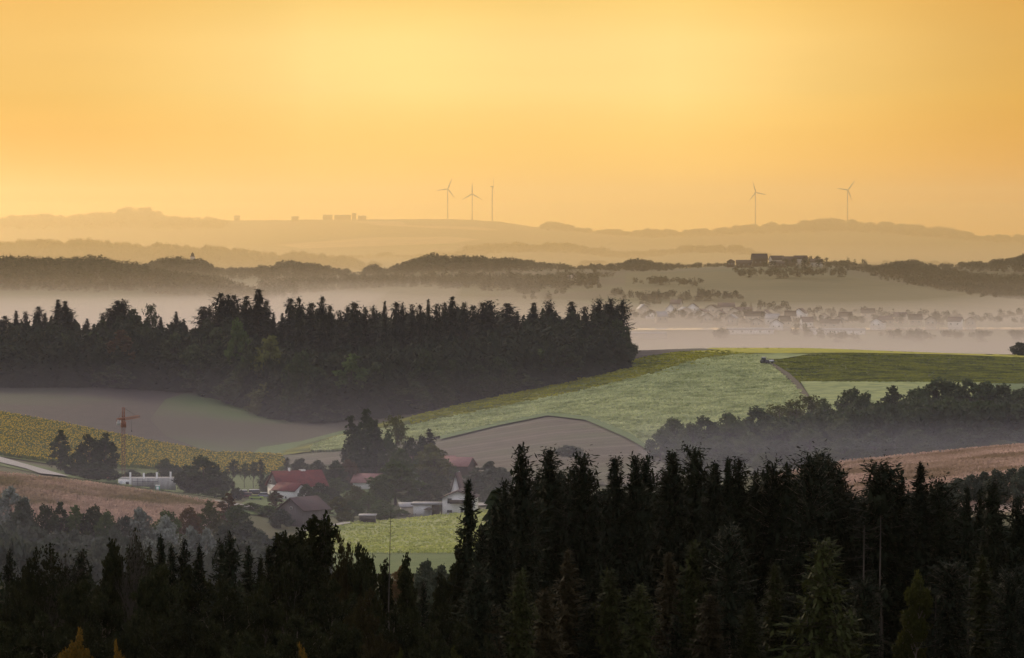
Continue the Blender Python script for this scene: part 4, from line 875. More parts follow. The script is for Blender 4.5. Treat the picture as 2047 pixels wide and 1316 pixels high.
# front edge of the wood: broadleaves of several tints
EDGE = [(20, 690, 0), (75, 680, 0), (130, 668, 1), (185, 662, 1), (245, 660, 3), (300, 655, 0), (345, 668, 1), (385, 690, 1), (430, 655, 1), (478, 640, 4), (500, 700, 1), (540, 672, 5), (600, 700, 0), (585, 760, 1), (540, 765, 5), (640, 735, 1), (700, 708, 4), (745, 725, 1), (690, 765, 4), (760, 765, 1), (820, 755, 1), (850, 700, 0), (900, 720, 0), (955, 730, 0), (1000, 715, 0), (1080, 698, 4), (1040, 745, 1), (1130, 690, 0), (1180, 670, 0), (1215, 655, 0), (1238, 640, 0), (1244, 672, 1),
        (45, 730, 1), (110, 725, 0), (170, 722, 1), (230, 730, 1), (300, 725, 1), (360, 728, 0), (420, 735, 1), (470, 745, 1), (880, 765, 1), (940, 765, 1), (15, 745, 0), (330, 700, 0), (620, 790, 1), (670, 800, 1)]
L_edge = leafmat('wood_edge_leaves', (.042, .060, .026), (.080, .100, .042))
EL = {0: L_dk, 1: L_edge, 3: L_red, 4: L_mid, 5: L_olv}
EN = {0: 'dark broadleaf tree', 1: 'dark green broadleaf tree', 3: 'rust-tinted tree', 4: 'mid green rounded tree', 5: 'yellow-green lit broadleaf tree'}
EDGE.sort()
for i, (px, top, c) in enumerate(EDGE):
    D = base_mid(px) + rs.uniform(4, 22) + (28 if top < 690 else 0)
    if px > 1170: D = 1862 + (px - 1170) * .3
    tree(px, top, D, rs.choice(['C0', 'C1', 'C2', 'C5']), EL[c], '%s, %s from the left along the hill wood edge' % (EN[c], nth(i)), 'broadleaf trees along the near edge of the hill wood', 'broadleaf_tree', width=rs.uniform(62, 95) if c != 5 else 100)
it = []
for px in np.arange(-130, 1262, 9.5):
    D = base_mid(px) + 12
    while D < 2070:
        p = px + rs.uniform(-7, 7); u = D + rs.uniform(-5, 5); x, y, z = on(p, u)
        lim = float(np.interp(p, [a for a, b in MIDTOP], [b for a, b in MIDTOP])) + rs.uniform(14, 80)
        if 372 < p < 402: lim += 22
        hh = min(rs.uniform(22, 29), float(ray(p, lim)[1]) * u - z)
        if D < base_mid(px) + 30: hh = min(hh, rs.uniform(14, 22))
        if hh > 6 and p < 1244 - (u - 1850) * .06: it.append((x, y, hh, rs.uniform(6.5, 9), rs.random() < .8))
        D += 13
# behind the picture's edges the wood goes on
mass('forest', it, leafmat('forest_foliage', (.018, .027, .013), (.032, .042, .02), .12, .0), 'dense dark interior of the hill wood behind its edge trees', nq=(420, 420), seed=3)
# ---------------------------------------------------------------- the broadleaf wood at the right
G2 = 'trees of the wood below the green hill'
L_wd = leafmat('wood_leaves_dark', (.050, .068, .032), (.085, .105, .050))
L_wm = leafmat('wood_leaves_green', (.085, .11, .045), (.125, .145, .065))
RW = [(1320, 857, 'C1', L_wm, 60), (1347, 835, 'C0', L_wm, 75), (1385, 845, 'C0', L_wm, 70), (1411, 833, 'C5', L_wd, 80), (1459, 825, 'C0', L_wm, 85), (1518, 814, 'C5', L_wd, 95), (1556, 808, 'T0', L_olv, 70), (1566, 838, 'C1', L_wm, 95), (1590, 800, 'T0', L_olv, 60), (1618, 790, 'T0', L_olv, 70), (1650, 797, 'C2', L_wm, 60), (1700, 776, 'C0', L_wd, 85), (1725, 784, 'C0', L_wd, 70), (1743, 814, 'C5', L_wm, 95), (1786, 771, 'C1', L_wd, 70), (1830, 775, 'C0', L_wd, 80), (1872, 756, 'C5', L_wd, 95), (1905, 760, 'C0', L_wd, 80), (1942, 757, 'C1', L_wd, 85), (1975, 762, 'C0', L_wd, 80), (2001, 768, 'C5', L_wd, 90), (2038, 776, 'C0', L_wd, 80),
      (1680, 835, 'C0', L_wm, 80), (1810, 820, 'C0', L_wm, 85), (1620, 855, 'C1', L_wm, 80), (1880, 815, 'C5', L_wd, 90), (1950, 820, 'C0', L_wd, 85), (2020, 825, 'C1', L_wd, 85), (1500, 865, 'C0', L_wm, 80), (1430, 872, 'C1', L_wm, 70), (1370, 880, 'C0', L_wm, 70), (1560, 880, 'C0', L_wd, 80), (1750, 860, 'C1', L_wd, 80), (1690, 875, 'C0', L_wd, 80), (1830, 858, 'C0', L_wd, 80), (1910, 855, 'C0', L_wd, 85), (1990, 855, 'C5', L_wd, 90)]
RW += [(1395, 900, 'C0', L_wm, 62), (1460, 895, 'C1', L_wd, 66), (1530, 905, 'C0', L_wm, 66), (1600, 900, 'C1', L_wd, 70), (1655, 895, 'C0', L_wm, 66), (1715, 895, 'C1', L_wm, 66), (1775, 890, 'C0', L_wd, 66), (1850, 885, 'C1', L_wm, 70), (1930, 880, 'C0', L_wd, 70), (2010, 880, 'C1', L_wm, 70), (2070, 850, 'C0', L_wd, 90), (2120, 800, 'C5', L_wd, 95)]
RW.sort()
for i, (px, top, k, lf, wd) in enumerate(RW):
    D = 1320 + (890 - top) * 1.3 + rs.uniform(-8, 8)
    tree(px, top, D, k, lf, ('sparse see-through tree' if k == 'T0' else 'dark round tree' if lf is L_wd else 'green leafy tree') + ', %s from the left in the wood below the green hill' % nth(i), G2, 'broadleaf_tree', width=wd, bark=B_pale if k == 'T0' else None)
it = []
for px in np.arange(1345, 2160, 15):
    for D in np.arange(1400, 1530, 17):
        p = px + rs.uniform(-7, 7); x, y, z = on(p, D + rs.uniform(-6, 6))
        lim = float(np.interp(p, [1340, 1411, 1518, 1600, 1700, 1786, 1872, 2047], [870, 852, 835, 822, 808, 800, 790, 800])) + rs.uniform(0, 22)
        hh = min(rs.uniform(15, 22), float(ray(p, lim)[1]) * D - z)
        if hh > 5: it.append((x, y, hh, rs.uniform(9, 12), False))
mass('forest', it, leafmat('wood_foliage', (.045, .062, .028), (.07, .09, .042), .12, .0), 'dense interior of the broadleaf wood below the green hill', nq=(100, 420), seed=5)
# bushes on the skyline
tree(1976, 708, 2008, 'C3', L_dk, 'small low dark bush on the skyline of the green hill', None, 'bush', width=28, cat='bush')
tree(2041, 684, 2012, 'C0', L_dk, 'dark tree cut by the frame on the skyline of the green hill', None, 'broadleaf_tree', width=46)
tree(1518, 727, 1900, 'C3', L_dk, 'tiny dark bush beside the tractor on the hill', None, 'bush', width=6, cat='bush')
# ---------------------------------------------------------------- trees around the hamlet
VT = [(625, 1030, 1085, 'C3', L_mid, 44, 'leafy bush in front of the weathered barn'), (690, 1022, 1095, 'C3', L_olv, 40, 'low bush left of the wooden shed'), (768, 1024, 1120, 'C3', L_mid, 44, 'low bush right of the wooden shed'), (800, 1018, 1150, 'C0', L_mid, 40, 'bushy tree behind the pale shed'), (640, 985, 1190, 'C1', L_mid, 50, 'green tree between barn and farmhouse'), (670, 955, 1280, 'C0', L_mid, 50, 'green tree right of the farmhouse roof end'), (300, 945, 1320, 'C3', L_dk, 44, 'low bush behind the unfinished building columns'), (430, 975, 1200, 'C3', L_mid, 46, 'low bush right of the big round dark tree'), (895, 925, 1340, 'C0', L_mid, 46, 'tree behind the far pink roof'), (835, 915, 1330, 'C0', L_mid, 50, 'green tree left of the yellow-green domed tree'), (590, 1000, 1110, 'C3', L_red, 26, 'small rusty shrub at the barn gable'), (475, 975, 1230, 'C3', L_dk, 26, 'low dark bush left of the dark red van'), (545, 985, 1215, 'C3', L_mid, 26, 'small green bush beside the grey-blue car'), (880, 1000, 1190, 'C3', L_mid, 22, 'small bush behind the carport roof'), (120, 859, 1290, 'C4', L_dk, 44, 'slim tree beside the sunflower field, left of the dark clump'), (178, 868, 1290, 'C1', L_dk, 60, 'left crown of the dark clump behind the crane'), (208, 866, 1290, 'C2', L_dk, 58, 'tall right crown of the dark clump behind the crane'), (150, 905, 1270, 'C3', L_dk, 60, 'low bush under the dark clump by the gravel road'), (195, 925, 1260, 'C3', L_dk, 90, 'wide low bush at the foot of the dark clump by the crane'), (262, 940, 1330, 'C3', L_dk, 40, 'low shrub just right of the crane mast'),
      (328, 917, 1330, 'C0', L_dk, 46, 'round fruit tree behind the unfinished building'), (352, 930, 1320, 'C3', L_dk, 36, 'small tree between the unfinished building and the big round tree'), (407, 913, 1240, 'C5', L_dk, 96, 'big round dark tree right of the unfinished building'), (378, 930, 1245, 'C0', L_dk, 60, 'left shoulder tree against the big round dark tree'), (446, 942, 1270, 'C0', L_dk, 36, 'small tree right of the big round dark tree'), (465, 919, 1330, 'T0', L_dk, 34, 'orchard tree with bare stem in front of the sunflowers'), (488, 925, 1330, 'T0', L_mid, 26, 'thin orchard tree beside the columnar conifer'), (506, 923, 1325, 'T0', L_dk, 28, 'orchard tree left of the columnar conifer'), (521, 918, 1300, 'K0', L_dk, 26, 'dark columnar conifer left of the red-roofed farmhouse'), (465, 962, 1225, 'K0', L_spr, 20, 'small pointed conifer beside the parked cars'), (537, 950, 1290, 'C3', L_dk, 34, 'dark bush at the left corner of the red-roofed farmhouse'),
      (573, 914, 1400, 'K0', L_dk, 24, 'dark conifer tip behind the farmhouse roof'), (598, 916, 1390, 'C0', L_dk, 44, 'round dark tree behind the farmhouse roof'), (634, 920, 1370, 'C0', L_dk, 50, 'tree behind the right end of the farmhouse roof'), (655, 938, 1330, 'C1', L_dk, 50, 'dark tree right of the farmhouse'), (672, 921, 1310, 'C5', L_dk, 60, 'broad tree between the farmhouse and the open barn'), (697, 918, 1330, 'C0', L_red, 50, 'brownish tree left of the open barn'), (640, 965, 1240, 'C0', L_dk, 50, 'dark tree at the right end of the farmhouse'), (660, 975, 1240, 'C0', L_dk, 50, 'low dark tree behind the weathered barn'), (612, 968, 1215, 'C3', L_dk, 40, 'dark bush beside the white garage gable'),
      (703, 832, 1360, 'C4', L_dk, 50, 'tall dark left column of the giant tree group'), (734, 818, 1370, 'C2', L_dk, 70, 'tallest tree in the middle of the hamlet'), (752, 840, 1360, 'C4', L_dk, 48, 'dark right column of the giant tree group'), (718, 870, 1345, 'C1', L_dk, 75, 'broad lower crown under the giant tree group'), (791, 830, 1370, 'T0', L_olv, 55, 'light thin-crowned tree right of the giant tree group'), (775, 862, 1360, 'C1', L_mid, 50, 'green tree under the thin-crowned tree'), (820, 873, 1370, 'C0', L_dk, 44, 'dark round tree right of the thin-crowned tree'), (844, 870, 1380, 'C0', L_dk, 40, 'dark tree left of the pointed conifer'), (859, 857, 1380, 'K0', L_dk, 36, 'pointed dark conifer above the yellow-green tree'), (861, 888, 1330, 'C3', L_olv, 82, 'yellow-green domed tree below the brown field'), (868, 905, 1322, 'T0', L_olv, 70, 'lower spreading limbs under the yellow-green domed tree'),
      (800, 895, 1310, 'C0', L_mid, 60, 'green tree above the pink roof'), (790, 921, 1230, 'C5', L_mid, 112, 'huge spreading green tree in the centre of the hamlet'), (760, 950, 1215, 'C0', L_mid, 60, 'left flank tree of the huge spreading tree'), (828, 945, 1270, 'C4', L_slv, 28, 'silvery grey tree behind the huge spreading tree'), (850, 940, 1290, 'C0', L_dk, 60, 'dark tree behind the silvery grey tree'), (880, 950, 1270, 'C0', L_dk, 54, 'dark tree left of the white pointed gable'), (860, 968, 1230, 'C0', L_dk, 60, 'dark tree behind the white carport'),
      (712, 970, 1190, 'C0', L_olv, 50, 'olive tree between barn and huge tree'), (735, 985, 1170, 'C1', L_mid, 56, 'green tree above the wooden shed'), (676, 993, 1130, 'C3', L_olv, 58, 'orange-green round bush beside the weathered barn'), (700, 1000, 1130, 'C0', L_mid, 50, 'green bush behind the wooden shed'), (642, 1006, 1135, 'C0', L_dk, 40, 'dark bush at the right corner of the weathered barn'), (763, 1000, 1150, 'C0', L_mid, 60, 'low tree under the huge spreading tree'), (900, 1003, 1175, 'T0', L_dk, 24, 'little garden tree in front of the white house'),
      (551, 980, 1130, 'C4', L_red, 30, 'brownish shrub in front of the garage'), (537, 1010, 1090, 'C0', L_mid, 60, 'green bush left of the weathered barn'), (560, 1018, 1060, 'C0', L_gry, 60, 'grey-green bush below the weathered barn'), (500, 1005, 1100, 'C3', L_mid, 60, 'low bush beside the short white wall'), (950, 935, 1240, 'C2', L_gry, 60, 'hazy tree right of the white gable'), (978, 922, 1260, 'C2', L_gry, 70, 'tall hazy tree by the dark spruces'), (1005, 935, 1250, 'C1', L_gry, 60, 'hazy tree half behind the dark spruces'), (930, 960, 1245, 'C0', L_gry, 50, 'grey-green tree behind the white house'), (1138, 890, 1400, 'C0', L_gry, 60, 'hazy bush showing over the near spruces'), (985, 970, 1220, 'C0', L_gry, 60, 'low hazy tree by the field road')]
for px, top, D, k, lf, wd, lb in VT:
    tree(px, top, D, k, lf, lb, 'trees around the hamlet', {'K': 'conifer_tree'}.get(k[0], 'broadleaf_tree') if 'bush' not in lb and 'shrub' not in lb else 'bush', width=wd, cat='bush' if ('bush' in lb or 'shrub' in lb) else 'tree')
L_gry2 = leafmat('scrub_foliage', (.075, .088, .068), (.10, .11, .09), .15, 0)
# willows and scrub of the stream bank, left
WL = [(20, 972, 1010, 'C3', L_slv, 70), (45, 995, 990, 'C0', L_gry, 60), (92, 1008, 980, 'C0', L_dk, 62), (120, 1003, 985, 'C4', L_dk, 44), (150, 1010, 985, 'C1', L_mid, 60), (185, 1011, 985, 'C0', L_dk, 72), (212, 1022, 975, 'C0', L_mid, 60), (245, 1030, 965, 'C0', L_gry, 60), (277, 1015, 970, 'C3', L_slv, 66), (330, 1031, 960, 'C3', L_slv, 62), (335, 1020, 990, 'C0', L_mid, 70), (376, 1014, 1000, 'C0', L_red, 66), (417, 1002, 1020, 'C1', L_olv, 60), (380, 1052, 930, 'C3', L_slv, 62), (412, 1056, 930, 'C3', L_slv, 56), (455, 986, 1050, 'C4', L_red, 48), (470, 1010, 1040, 'C0', L_mid, 60), (445, 1050, 960, 'C3', L_gry, 62), (490, 1040, 990, 'C0', L_gry, 70), (147, 1058, 930, 'C3', L_gry, 60), (20, 1062, 930, 'C3', L_gry, 66), (75, 1052, 940, 'C0', L_gry, 70), (110, 1075, 900, 'C0', L_gry, 60), (200, 1070, 910, 'C0', L_gry, 74), (250, 1075, 900, 'C3', L_gry, 66), (300, 1075, 900, 'C0', L_slv, 66), (345, 1085, 890, 'C0', L_gry, 66), (520, 1060, 960, 'C0', L_gry, 64), (560, 1062, 960, 'C0', L_gry, 60), (590, 1080, 940, 'C0', L_gry, 56), (430, 1090, 890, 'C0', L_gry, 66), (480, 1085, 890, 'C0', L_gry, 66), (530, 1095, 880, 'C0', L_gry, 60), (40, 1020, 975, 'C0', L_gry, 70), (230, 1055, 935, 'C0', L_gry, 60), (10, 1090, 880, 'C0', L_gry, 70), (60, 1095, 880, 'C0', L_gry, 70), (160, 1095, 880, 'C0', L_gry, 70), (210, 1105, 860, 'C0', L_gry, 70), (260, 1110, 860, 'C0', L_gry, 66), (850, 1120, 690, 'C0', L_gry, 60), (805, 1130, 685, 'C3', L_red, 56), (880, 1128, 680, 'C0', L_gry, 54), (840, 1150, 670, 'C0', L_gry, 60), (790, 1165, 665, 'C0', L_red, 60)]
WL.sort()
for i, (px, top, D, k, lf, wd) in enumerate(WL):
    nm = {L_slv.name: 'silver-leaved willow', L_gry.name: 'misty grey-green willow', L_red.name: 'brownish scrub tree', L_olv.name: 'olive scrub tree'}.get(lf.name, 'green stream-bank tree')
    tree(px, top, D, k, lf, '%s, %s from the left along the stream below the hamlet' % (nm, nth(i)), 'willows and scrub trees along the stream', 'willow_tree' if 'willow' in nm else 'broadleaf_tree', width=wd)
it = []
for px in np.arange(-140, 640, 13):
    for D in (835, 860, 885, 910, 935, 955):
        p = px + rs.uniform(-7, 7); x, y, z = on(p, D); lim = float(np.interp(p, [0, 50, 100, 200, 280, 400, 500, 600, 640], [1020, 1035, 1045, 1055, 1050, 1080, 1060, 1070, 1080])) + (955 - D) * .3 + rs.uniform(4, 34)
        hh = float(ray(p, lim)[1]) * D - z
        if hh > 2: it.append((x, y, hh, rs.uniform(6.5, 9), False))
mass('scrub_thicket', it, L_gry2, 'misty grey-green scrub filling the stream hollow', 'scrub', nq=(100, 420), seed=12)
# bushes before the maize field, right
for i, (px, top) in enumerate([(1865, 985), (1890, 968), (1915, 955), (1940, 948), (1968, 942), (1995, 938), (2022, 935), (2045, 933)]):
    tree(px, top, 885 + rs.uniform(-10, 10), 'C0', L_gry, 'hazy green scrub tree, %s from the left in front of the maize field' % nth(i), 'scrub trees in front of the maize field', 'broadleaf_tree', width=56)
# ---------------------------------------------------------------- near spruce stand, right
FR = [(1043, 892, 'S1', 78), (1099, 896, 'S0', 84), (1166, 902, 'S2', 100), (1231, 913, 'S0', 76), (1270, 910, 'S1', 66), (1290, 908, 'S2', 84), (1343, 902, 'S0', 84), (1390, 888, 'S2', 100), (1429, 924, 'S0', 70), (1456, 916, 'S4', 64), (1477, 916, 'S0', 80), (1513, 944, 'S1', 64), (1544, 910, 'S5', 90), (1575, 927, 'S1', 72), (1620, 895, 'S5', 96), (1636, 897, 'S3', 90), (1662, 913, 'S2', 100), (1684, 944, 'S1', 70), (1763, 913, 'S3', 105), (1802, 952, 'S1', 66), (1842, 927, 'S4', 78), (1880, 944, 'S5', 100), (1935, 975, 'S4', 58), (1962, 982, 'S1', 56), (1987, 962, 'S0', 80), (2037, 989, 'S2', 80)]
for i, (px, top, k, wd) in enumerate(FR):
    wd *= 1.42 if k != 'S4' else 1.25
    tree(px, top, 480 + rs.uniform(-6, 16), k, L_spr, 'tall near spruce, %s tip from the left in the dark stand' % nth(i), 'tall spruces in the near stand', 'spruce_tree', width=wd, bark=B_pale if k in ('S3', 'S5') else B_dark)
FB2 = []
for px in np.arange(1030, 2110, 19):
    lim = float(np.interp(px, [a for a, *_ in FR], [b[1] for b in FR]))
    FB2.append((px + rs.uniform(-8, 8), lim + rs.uniform(30, 90)))
for px, top in FB2:
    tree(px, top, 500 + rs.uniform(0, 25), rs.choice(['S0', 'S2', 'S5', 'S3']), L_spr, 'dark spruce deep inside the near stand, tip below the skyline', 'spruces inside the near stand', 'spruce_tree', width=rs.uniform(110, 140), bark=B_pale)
FF = [(1135, 1101, 'S4', L_brn, 90, 'browned narrow spruce'), (1337, 1106, 'S4', L_brn, 90, 'brownish spruce'), (1387, 1084, 'S1', L_sprB, 100, 'olive spruce'), (1460, 1045, 'S3', L_spr, 110, 'sparse dark spruce with thin branches'), (1645, 1078, 'Y2', L_sprB, 190, 'wide yellow-green young spruce'), (1550, 1129, 'S4', L_sprB, 90, 'slim olive spruce'), (1824, 1146, 'D4', L_yg, 80, 'small yellowish broadleaf tree'), (1965, 1112, 'S4', L_sprB, 110, 'dark olive spruce'), (1219, 1140, 'S1', L_sprB, 100, 'olive-tinted spruce'), (1040, 1140, 'S1', L_sprB, 90, 'thin olive spruce'), (956, 1129, 'S2', L_spr, 110, 'bushy dark spruce'), (1280, 1170, 'S1', L_sprB, 100, 'low olive spruce'), (1090, 1180, 'S0', L_brn, 90, 'low brownish spruce'), (1730, 1150, 'S5', L_spr, 110, 'dark spruce with bare lower stem'), (1900, 1120, 'S3', L_spr, 110, 'spruce with pale bare stem'), (2020, 1130, 'S5', L_spr, 110, 'spruce with dead lower branches'), (1590, 1190, 'S0', L_spr, 110, 'short dark spruce'), (1420, 1190, 'S1', L_brn, 100, 'short brown-green spruce'), (1500, 1200, 'S4', L_sprB, 90, 'short slim spruce'), (1180, 1210, 'S0', L_spr, 100, 'short bushy spruce'), (990, 1210, 'Y1', L_brn, 90, 'small brown conifer'), (1700, 1215, 'Y1', L_sprB, 100, 'small olive conifer'), (1350, 1230, 'Y1', L_spr, 100, 'small dark conifer')]
FF.sort()
for i, (px, top, k, lf, wd, lb) in enumerate(FF):
    tree(px, top, 425 + rs.uniform(-8, 8), k, lf, '%s, %s from the left in the row before the stand' % (lb, nth(i)), 'shorter trees in front of the near stand', 'spruce_tree' if k[0] in 'SY' else 'broadleaf_tree', width=wd, bark=B_pale if k in ('S3', 'S5', 'D4') else B_dark)
# bare pale stems standing among them
for i, (px, top) in enumerate([(1310, 1230), (1727, 1050), (1760, 1030), (1871, 1180), (1938, 1150), (1440, 1230), (1460, 1245)]):
    x, y, z = on(px, 432 + rs.uniform(-5, 5)); zt = float(ray(px, top)[1]) * y
    sg = [(np.array([0, 0, -1.]), np.array([rs.uniform(-.3, .3), 0, (zt - z) * .6]), .15, .11), (np.array([0, 0, (zt - z) * .6]), np.array([.1, 0, zt - z]), .12, .04)]
    for q in range(16):
        zz = rs.uniform(3, zt - z - 1); a = rs.uniform(0, 6.28); l = rs.uniform(.5, 1.8); sg.append((np.array([.03, 0, zz]), np.array([math.cos(a) * l, math.sin(a) * l, zz - rs.uniform(-.1, .6)]), .03, .01))
    o = obj('bare_trunk', tubes('bare_trunk', sg, B_mid, 6), None, (x, y, z)); tag(o, 'bare pale dead stem, %s from the left among the near spruces' % nth([1310, 1440, 1460, 1727, 1760, 1871, 1938].index(px)), 'dead tree', 'bare pale stems among the near spruces')
# ---------------------------------------------------------------- near mixed trees, left
FL = [(17, 1097, 'Y1', L_spr, 46, 'small dark spruce at the frame edge'), (54, 1105, 'D1', L_nd, 90, 'dark broadleaf crown beside the edge spruce'), (98, 1088, 'D3', L_nd, 120, 'broad dark tree with bare twigs on top'), (122, 1098, 'B0', L_nd, 80, 'twiggy half-bare treetop'), (161, 1097, 'Y1', L_spr, 70, 'hazy pointed spruce'), (210, 1083, 'D4', L_nd, 56, 'slim leafy treetop'), (230, 1086, 'D5', L_nd, 56, 'dark leafy treetop beside the slim one'), (259, 1044, 'B0', L_nd, 80, 'bare forked twigs rising over the willows'), (276, 1072, 'D3', L_nd, 90, 'half-bare dark tree'), (320, 1072, 'Y0', L_spr, 48, 'neat narrow spruce'), (342, 1090, 'Y0', L_spr, 40, 'small spruce between two taller ones'), (366, 1077, 'Y1', L_spr, 56, 'even little spruce'), (398, 1089, 'Y0', L_spr, 36, 'thin pointed spruce above the domed crown'), (441, 1076, 'Y1', L_spr, 56, 'left one of twin spruces'), (459, 1062, 'Y1', L_spr, 66, 'taller one of twin spruces'), (495, 1090, 'Y1', L_spr, 50, 'spruce with crooked tip'), (520, 1112, 'Y0', L_nd, 36, 'thin dark treetop'), (537, 1092, 'Y0', L_spr, 44, 'spruce just left of its taller neighbour'), (551, 1073, 'Y0', L_spr, 54, 'slender tall young spruce'),
      (576, 1068, 'D4', L_nd, 46, 'leafy side limb rising like a finger'), (618, 1034, 'D2', L_nd, 120, 'tall dark broadleaf tree with upright leafy limbs'), (596, 1060, 'D2', L_nd, 90, 'upright leafy tree pressed against the tall one'), (657, 1066, 'D4', L_nd, 50, 'upright treetop right of the tall broadleaf'), (690, 1076, 'D1', L_no, 110, 'olive-brown rounded broadleaf tree'), (735, 1090, 'D0', L_nd, 76, 'dark rounded broadleaf before the pale field'), (777, 1122, 'D4', L_nd, 42, 'narrow leafy tree at the foot of the bare pole'), (813, 1111, 'D4', L_nd, 52, 'slender birch-like tree before the pale field'), (874, 1151, 'D4', L_nd, 44, 'short slim tree left of the ragged conifer'), (846, 1160, 'Y0', L_spr, 36, 'low small spruce before the pale field'), (391, 1122, 'D1', L_nd, 190, 'broad domed dark broadleaf tree'), (300, 1130, 'D0', L_nd, 110, 'dark leafy crown under the narrow spruces'),
      (936, 961, 'S4', L_spr, 76, 'tall ragged conifer standing clear before the white house'), (912, 1090, 'D5', L_nd, 80, 'dark bushy tree at the foot of the ragged conifer'), (962, 1050, 'S1', L_spr, 70, 'dense conifer between the ragged one and the stand'), (988, 1008, 'S4', L_spr, 58, 'narrow conifer leaning on the near stand'), (1008, 962, 'S1', L_spr, 60, 'conifer forming the left shoulder of the near stand'),
      (150, 1160, 'D0', L_nd, 110, 'dark lower crown'), (40, 1170, 'D1', L_nd, 120, 'broad lower crown at the frame edge'), (215, 1165, 'D5', L_nd, 100, 'leafy lower tree'), (470, 1160, 'D0', L_nd, 110, 'dark lower broadleaf'), (540, 1165, 'D5', L_nd, 90, 'lower leafy tree below the slender spruce'), (650, 1160, 'D0', L_nd, 120, 'dark lower crown beneath the tall broadleaf'), (720, 1185, 'D1', L_no, 100, 'olive lower crown'), (830, 1215, 'D0', L_nd, 90, 'green lower crown before the pale field'), (780, 1220, 'D5', L_nd, 80, 'dark lower tree by the bare pole'), (890, 1205, 'D0', L_nd, 90, 'lower crown left of the stand'),
      (90, 1230, 'D5', L_nd, 110, 'low dark undergrowth tree'), (260, 1225, 'D1', L_nd, 110, 'low broad undergrowth tree'), (350, 1215, 'D0', L_nd, 120, 'low crown below the domed tree'), (440, 1240, 'D1', L_nd, 120, 'undergrowth crown'), (580, 1230, 'D5', L_nd, 110, 'low dense undergrowth tree'), (690, 1245, 'D0', L_nd, 110, 'low dark crown'), (860, 1260, 'D1', L_nd, 110, 'undergrowth crown near the stand'), (770, 1270, 'D0', L_no, 90, 'low olive undergrowth crown'), (940, 1245, 'D0', L_nd, 100, 'low crown at the corner of the stand'), (10, 1240, 'D0', L_nd, 110, 'low crown in the frame corner'), (180, 1255, 'D0', L_nd, 100, 'low shadowed crown'), (510, 1262, 'D0', L_nd, 110, 'low shadowed crown under the spruces'),
      (150, 1262, 'D1', L_yel, 90, 'bright yellow autumn shrub'), (234, 1283, 'D1', L_yel, 50, 'small yellow-orange shrub'), (606, 1290, 'D1', L_yel, 44, 'small golden shrub'), (905, 1295, 'D5', L_yg, 44, 'yellow-green shrub at the lower frame'), (805, 1300, 'D5', L_yg, 40, 'yellowish shrub at the lower frame')]
DD = lambda top: 455 if top < 1130 else (428 if top < 1200 else (405 if top < 1260 else 392))
FL.sort()
for i, (px, top, k, lf, wd, lb) in enumerate(FL):
    wd *= 1.75 if k[0] == 'Y' else 1.12
    lb2 = lb if any(w in lb for w in ('one of', 'standing clear', 'forming', 'leaning', 'bright', 'small yellow', 'golden', 'at the lower frame', 'upright leafy limbs', 'domed dark')) else lb
    lb2 = {'undergrowth crown': 'undergrowth crown beneath the lower spruces', 'low dark crown': 'low dark crown under the olive broadleaf tree', 'leafy lower tree': 'leafy lower tree beneath the slim treetop'}.get(lb, lb)
    if len(lb2.split()) < 5: lb2 += ', %s from the left among the near trees' % nth(i)
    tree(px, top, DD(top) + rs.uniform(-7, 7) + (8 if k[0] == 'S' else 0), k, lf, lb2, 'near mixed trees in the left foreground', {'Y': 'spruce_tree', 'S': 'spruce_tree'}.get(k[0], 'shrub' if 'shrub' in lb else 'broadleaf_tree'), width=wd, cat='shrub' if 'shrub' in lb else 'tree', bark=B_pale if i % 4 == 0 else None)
it = []
for px in np.arange(-150, 1000, 17):
    for D in (470, 500, 535, 570):
        p = px + rs.uniform(-8, 8); x, y, z = on(p, D)
        lim = 1135 + rs.uniform(0, 50) + (45 if 740 < p < 900 else 0) + (D - 470) * .15
        hh = float(ray(p, lim)[1]) * D - z
        if hh > 2: it.append((x, y, hh, rs.uniform(5, 7), rs.random() < .5))
for px in np.arange(1000, 2150, 26):
    for D in (540, 565):
        p = px + rs.uniform(-8, 8); x, y, z = on(p, D); lim = float(np.interp(p, [a for a, *_ in FR], [b[1] for b in FR])) + rs.uniform(70, 130)
        hh = float(ray(p, lim)[1]) * D - z
        if hh > 2: it.append((x, y, hh, rs.uniform(7, 9), True))
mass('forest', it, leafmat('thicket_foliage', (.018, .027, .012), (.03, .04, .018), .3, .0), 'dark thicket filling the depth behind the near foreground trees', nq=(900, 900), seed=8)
# the thin bare pole
x, y, z = on(779, 440); zt = float(ray(779, 1012)[1]) * 440
sg = [(np.array([0, 0, -1.]), np.array([-.15, 0, (zt - z) * .55]), .11, .07), (np.array([-.15, 0, (zt - z) * .55]), np.array([.12, 0, zt - z]), .07, .018)]
for q in range(34):
    zz = (zt - z) * rs.uniform(.55, .98); a = rs.uniform(0, 6.28); l = rs.uniform(.25, .8); sg.append((np.array([.0, 0, zz]), np.array([math.cos(a) * l, math.sin(a) * l, zz + rs.uniform(-.05, .2)]), .012, .006))
tag(obj('bare_trunk', tubes('bare_trunk', sg, B_dark, 5), None, (x, y, z)), 'single thin bare pole-like dead tree standing against the pale field', 'dead tree')
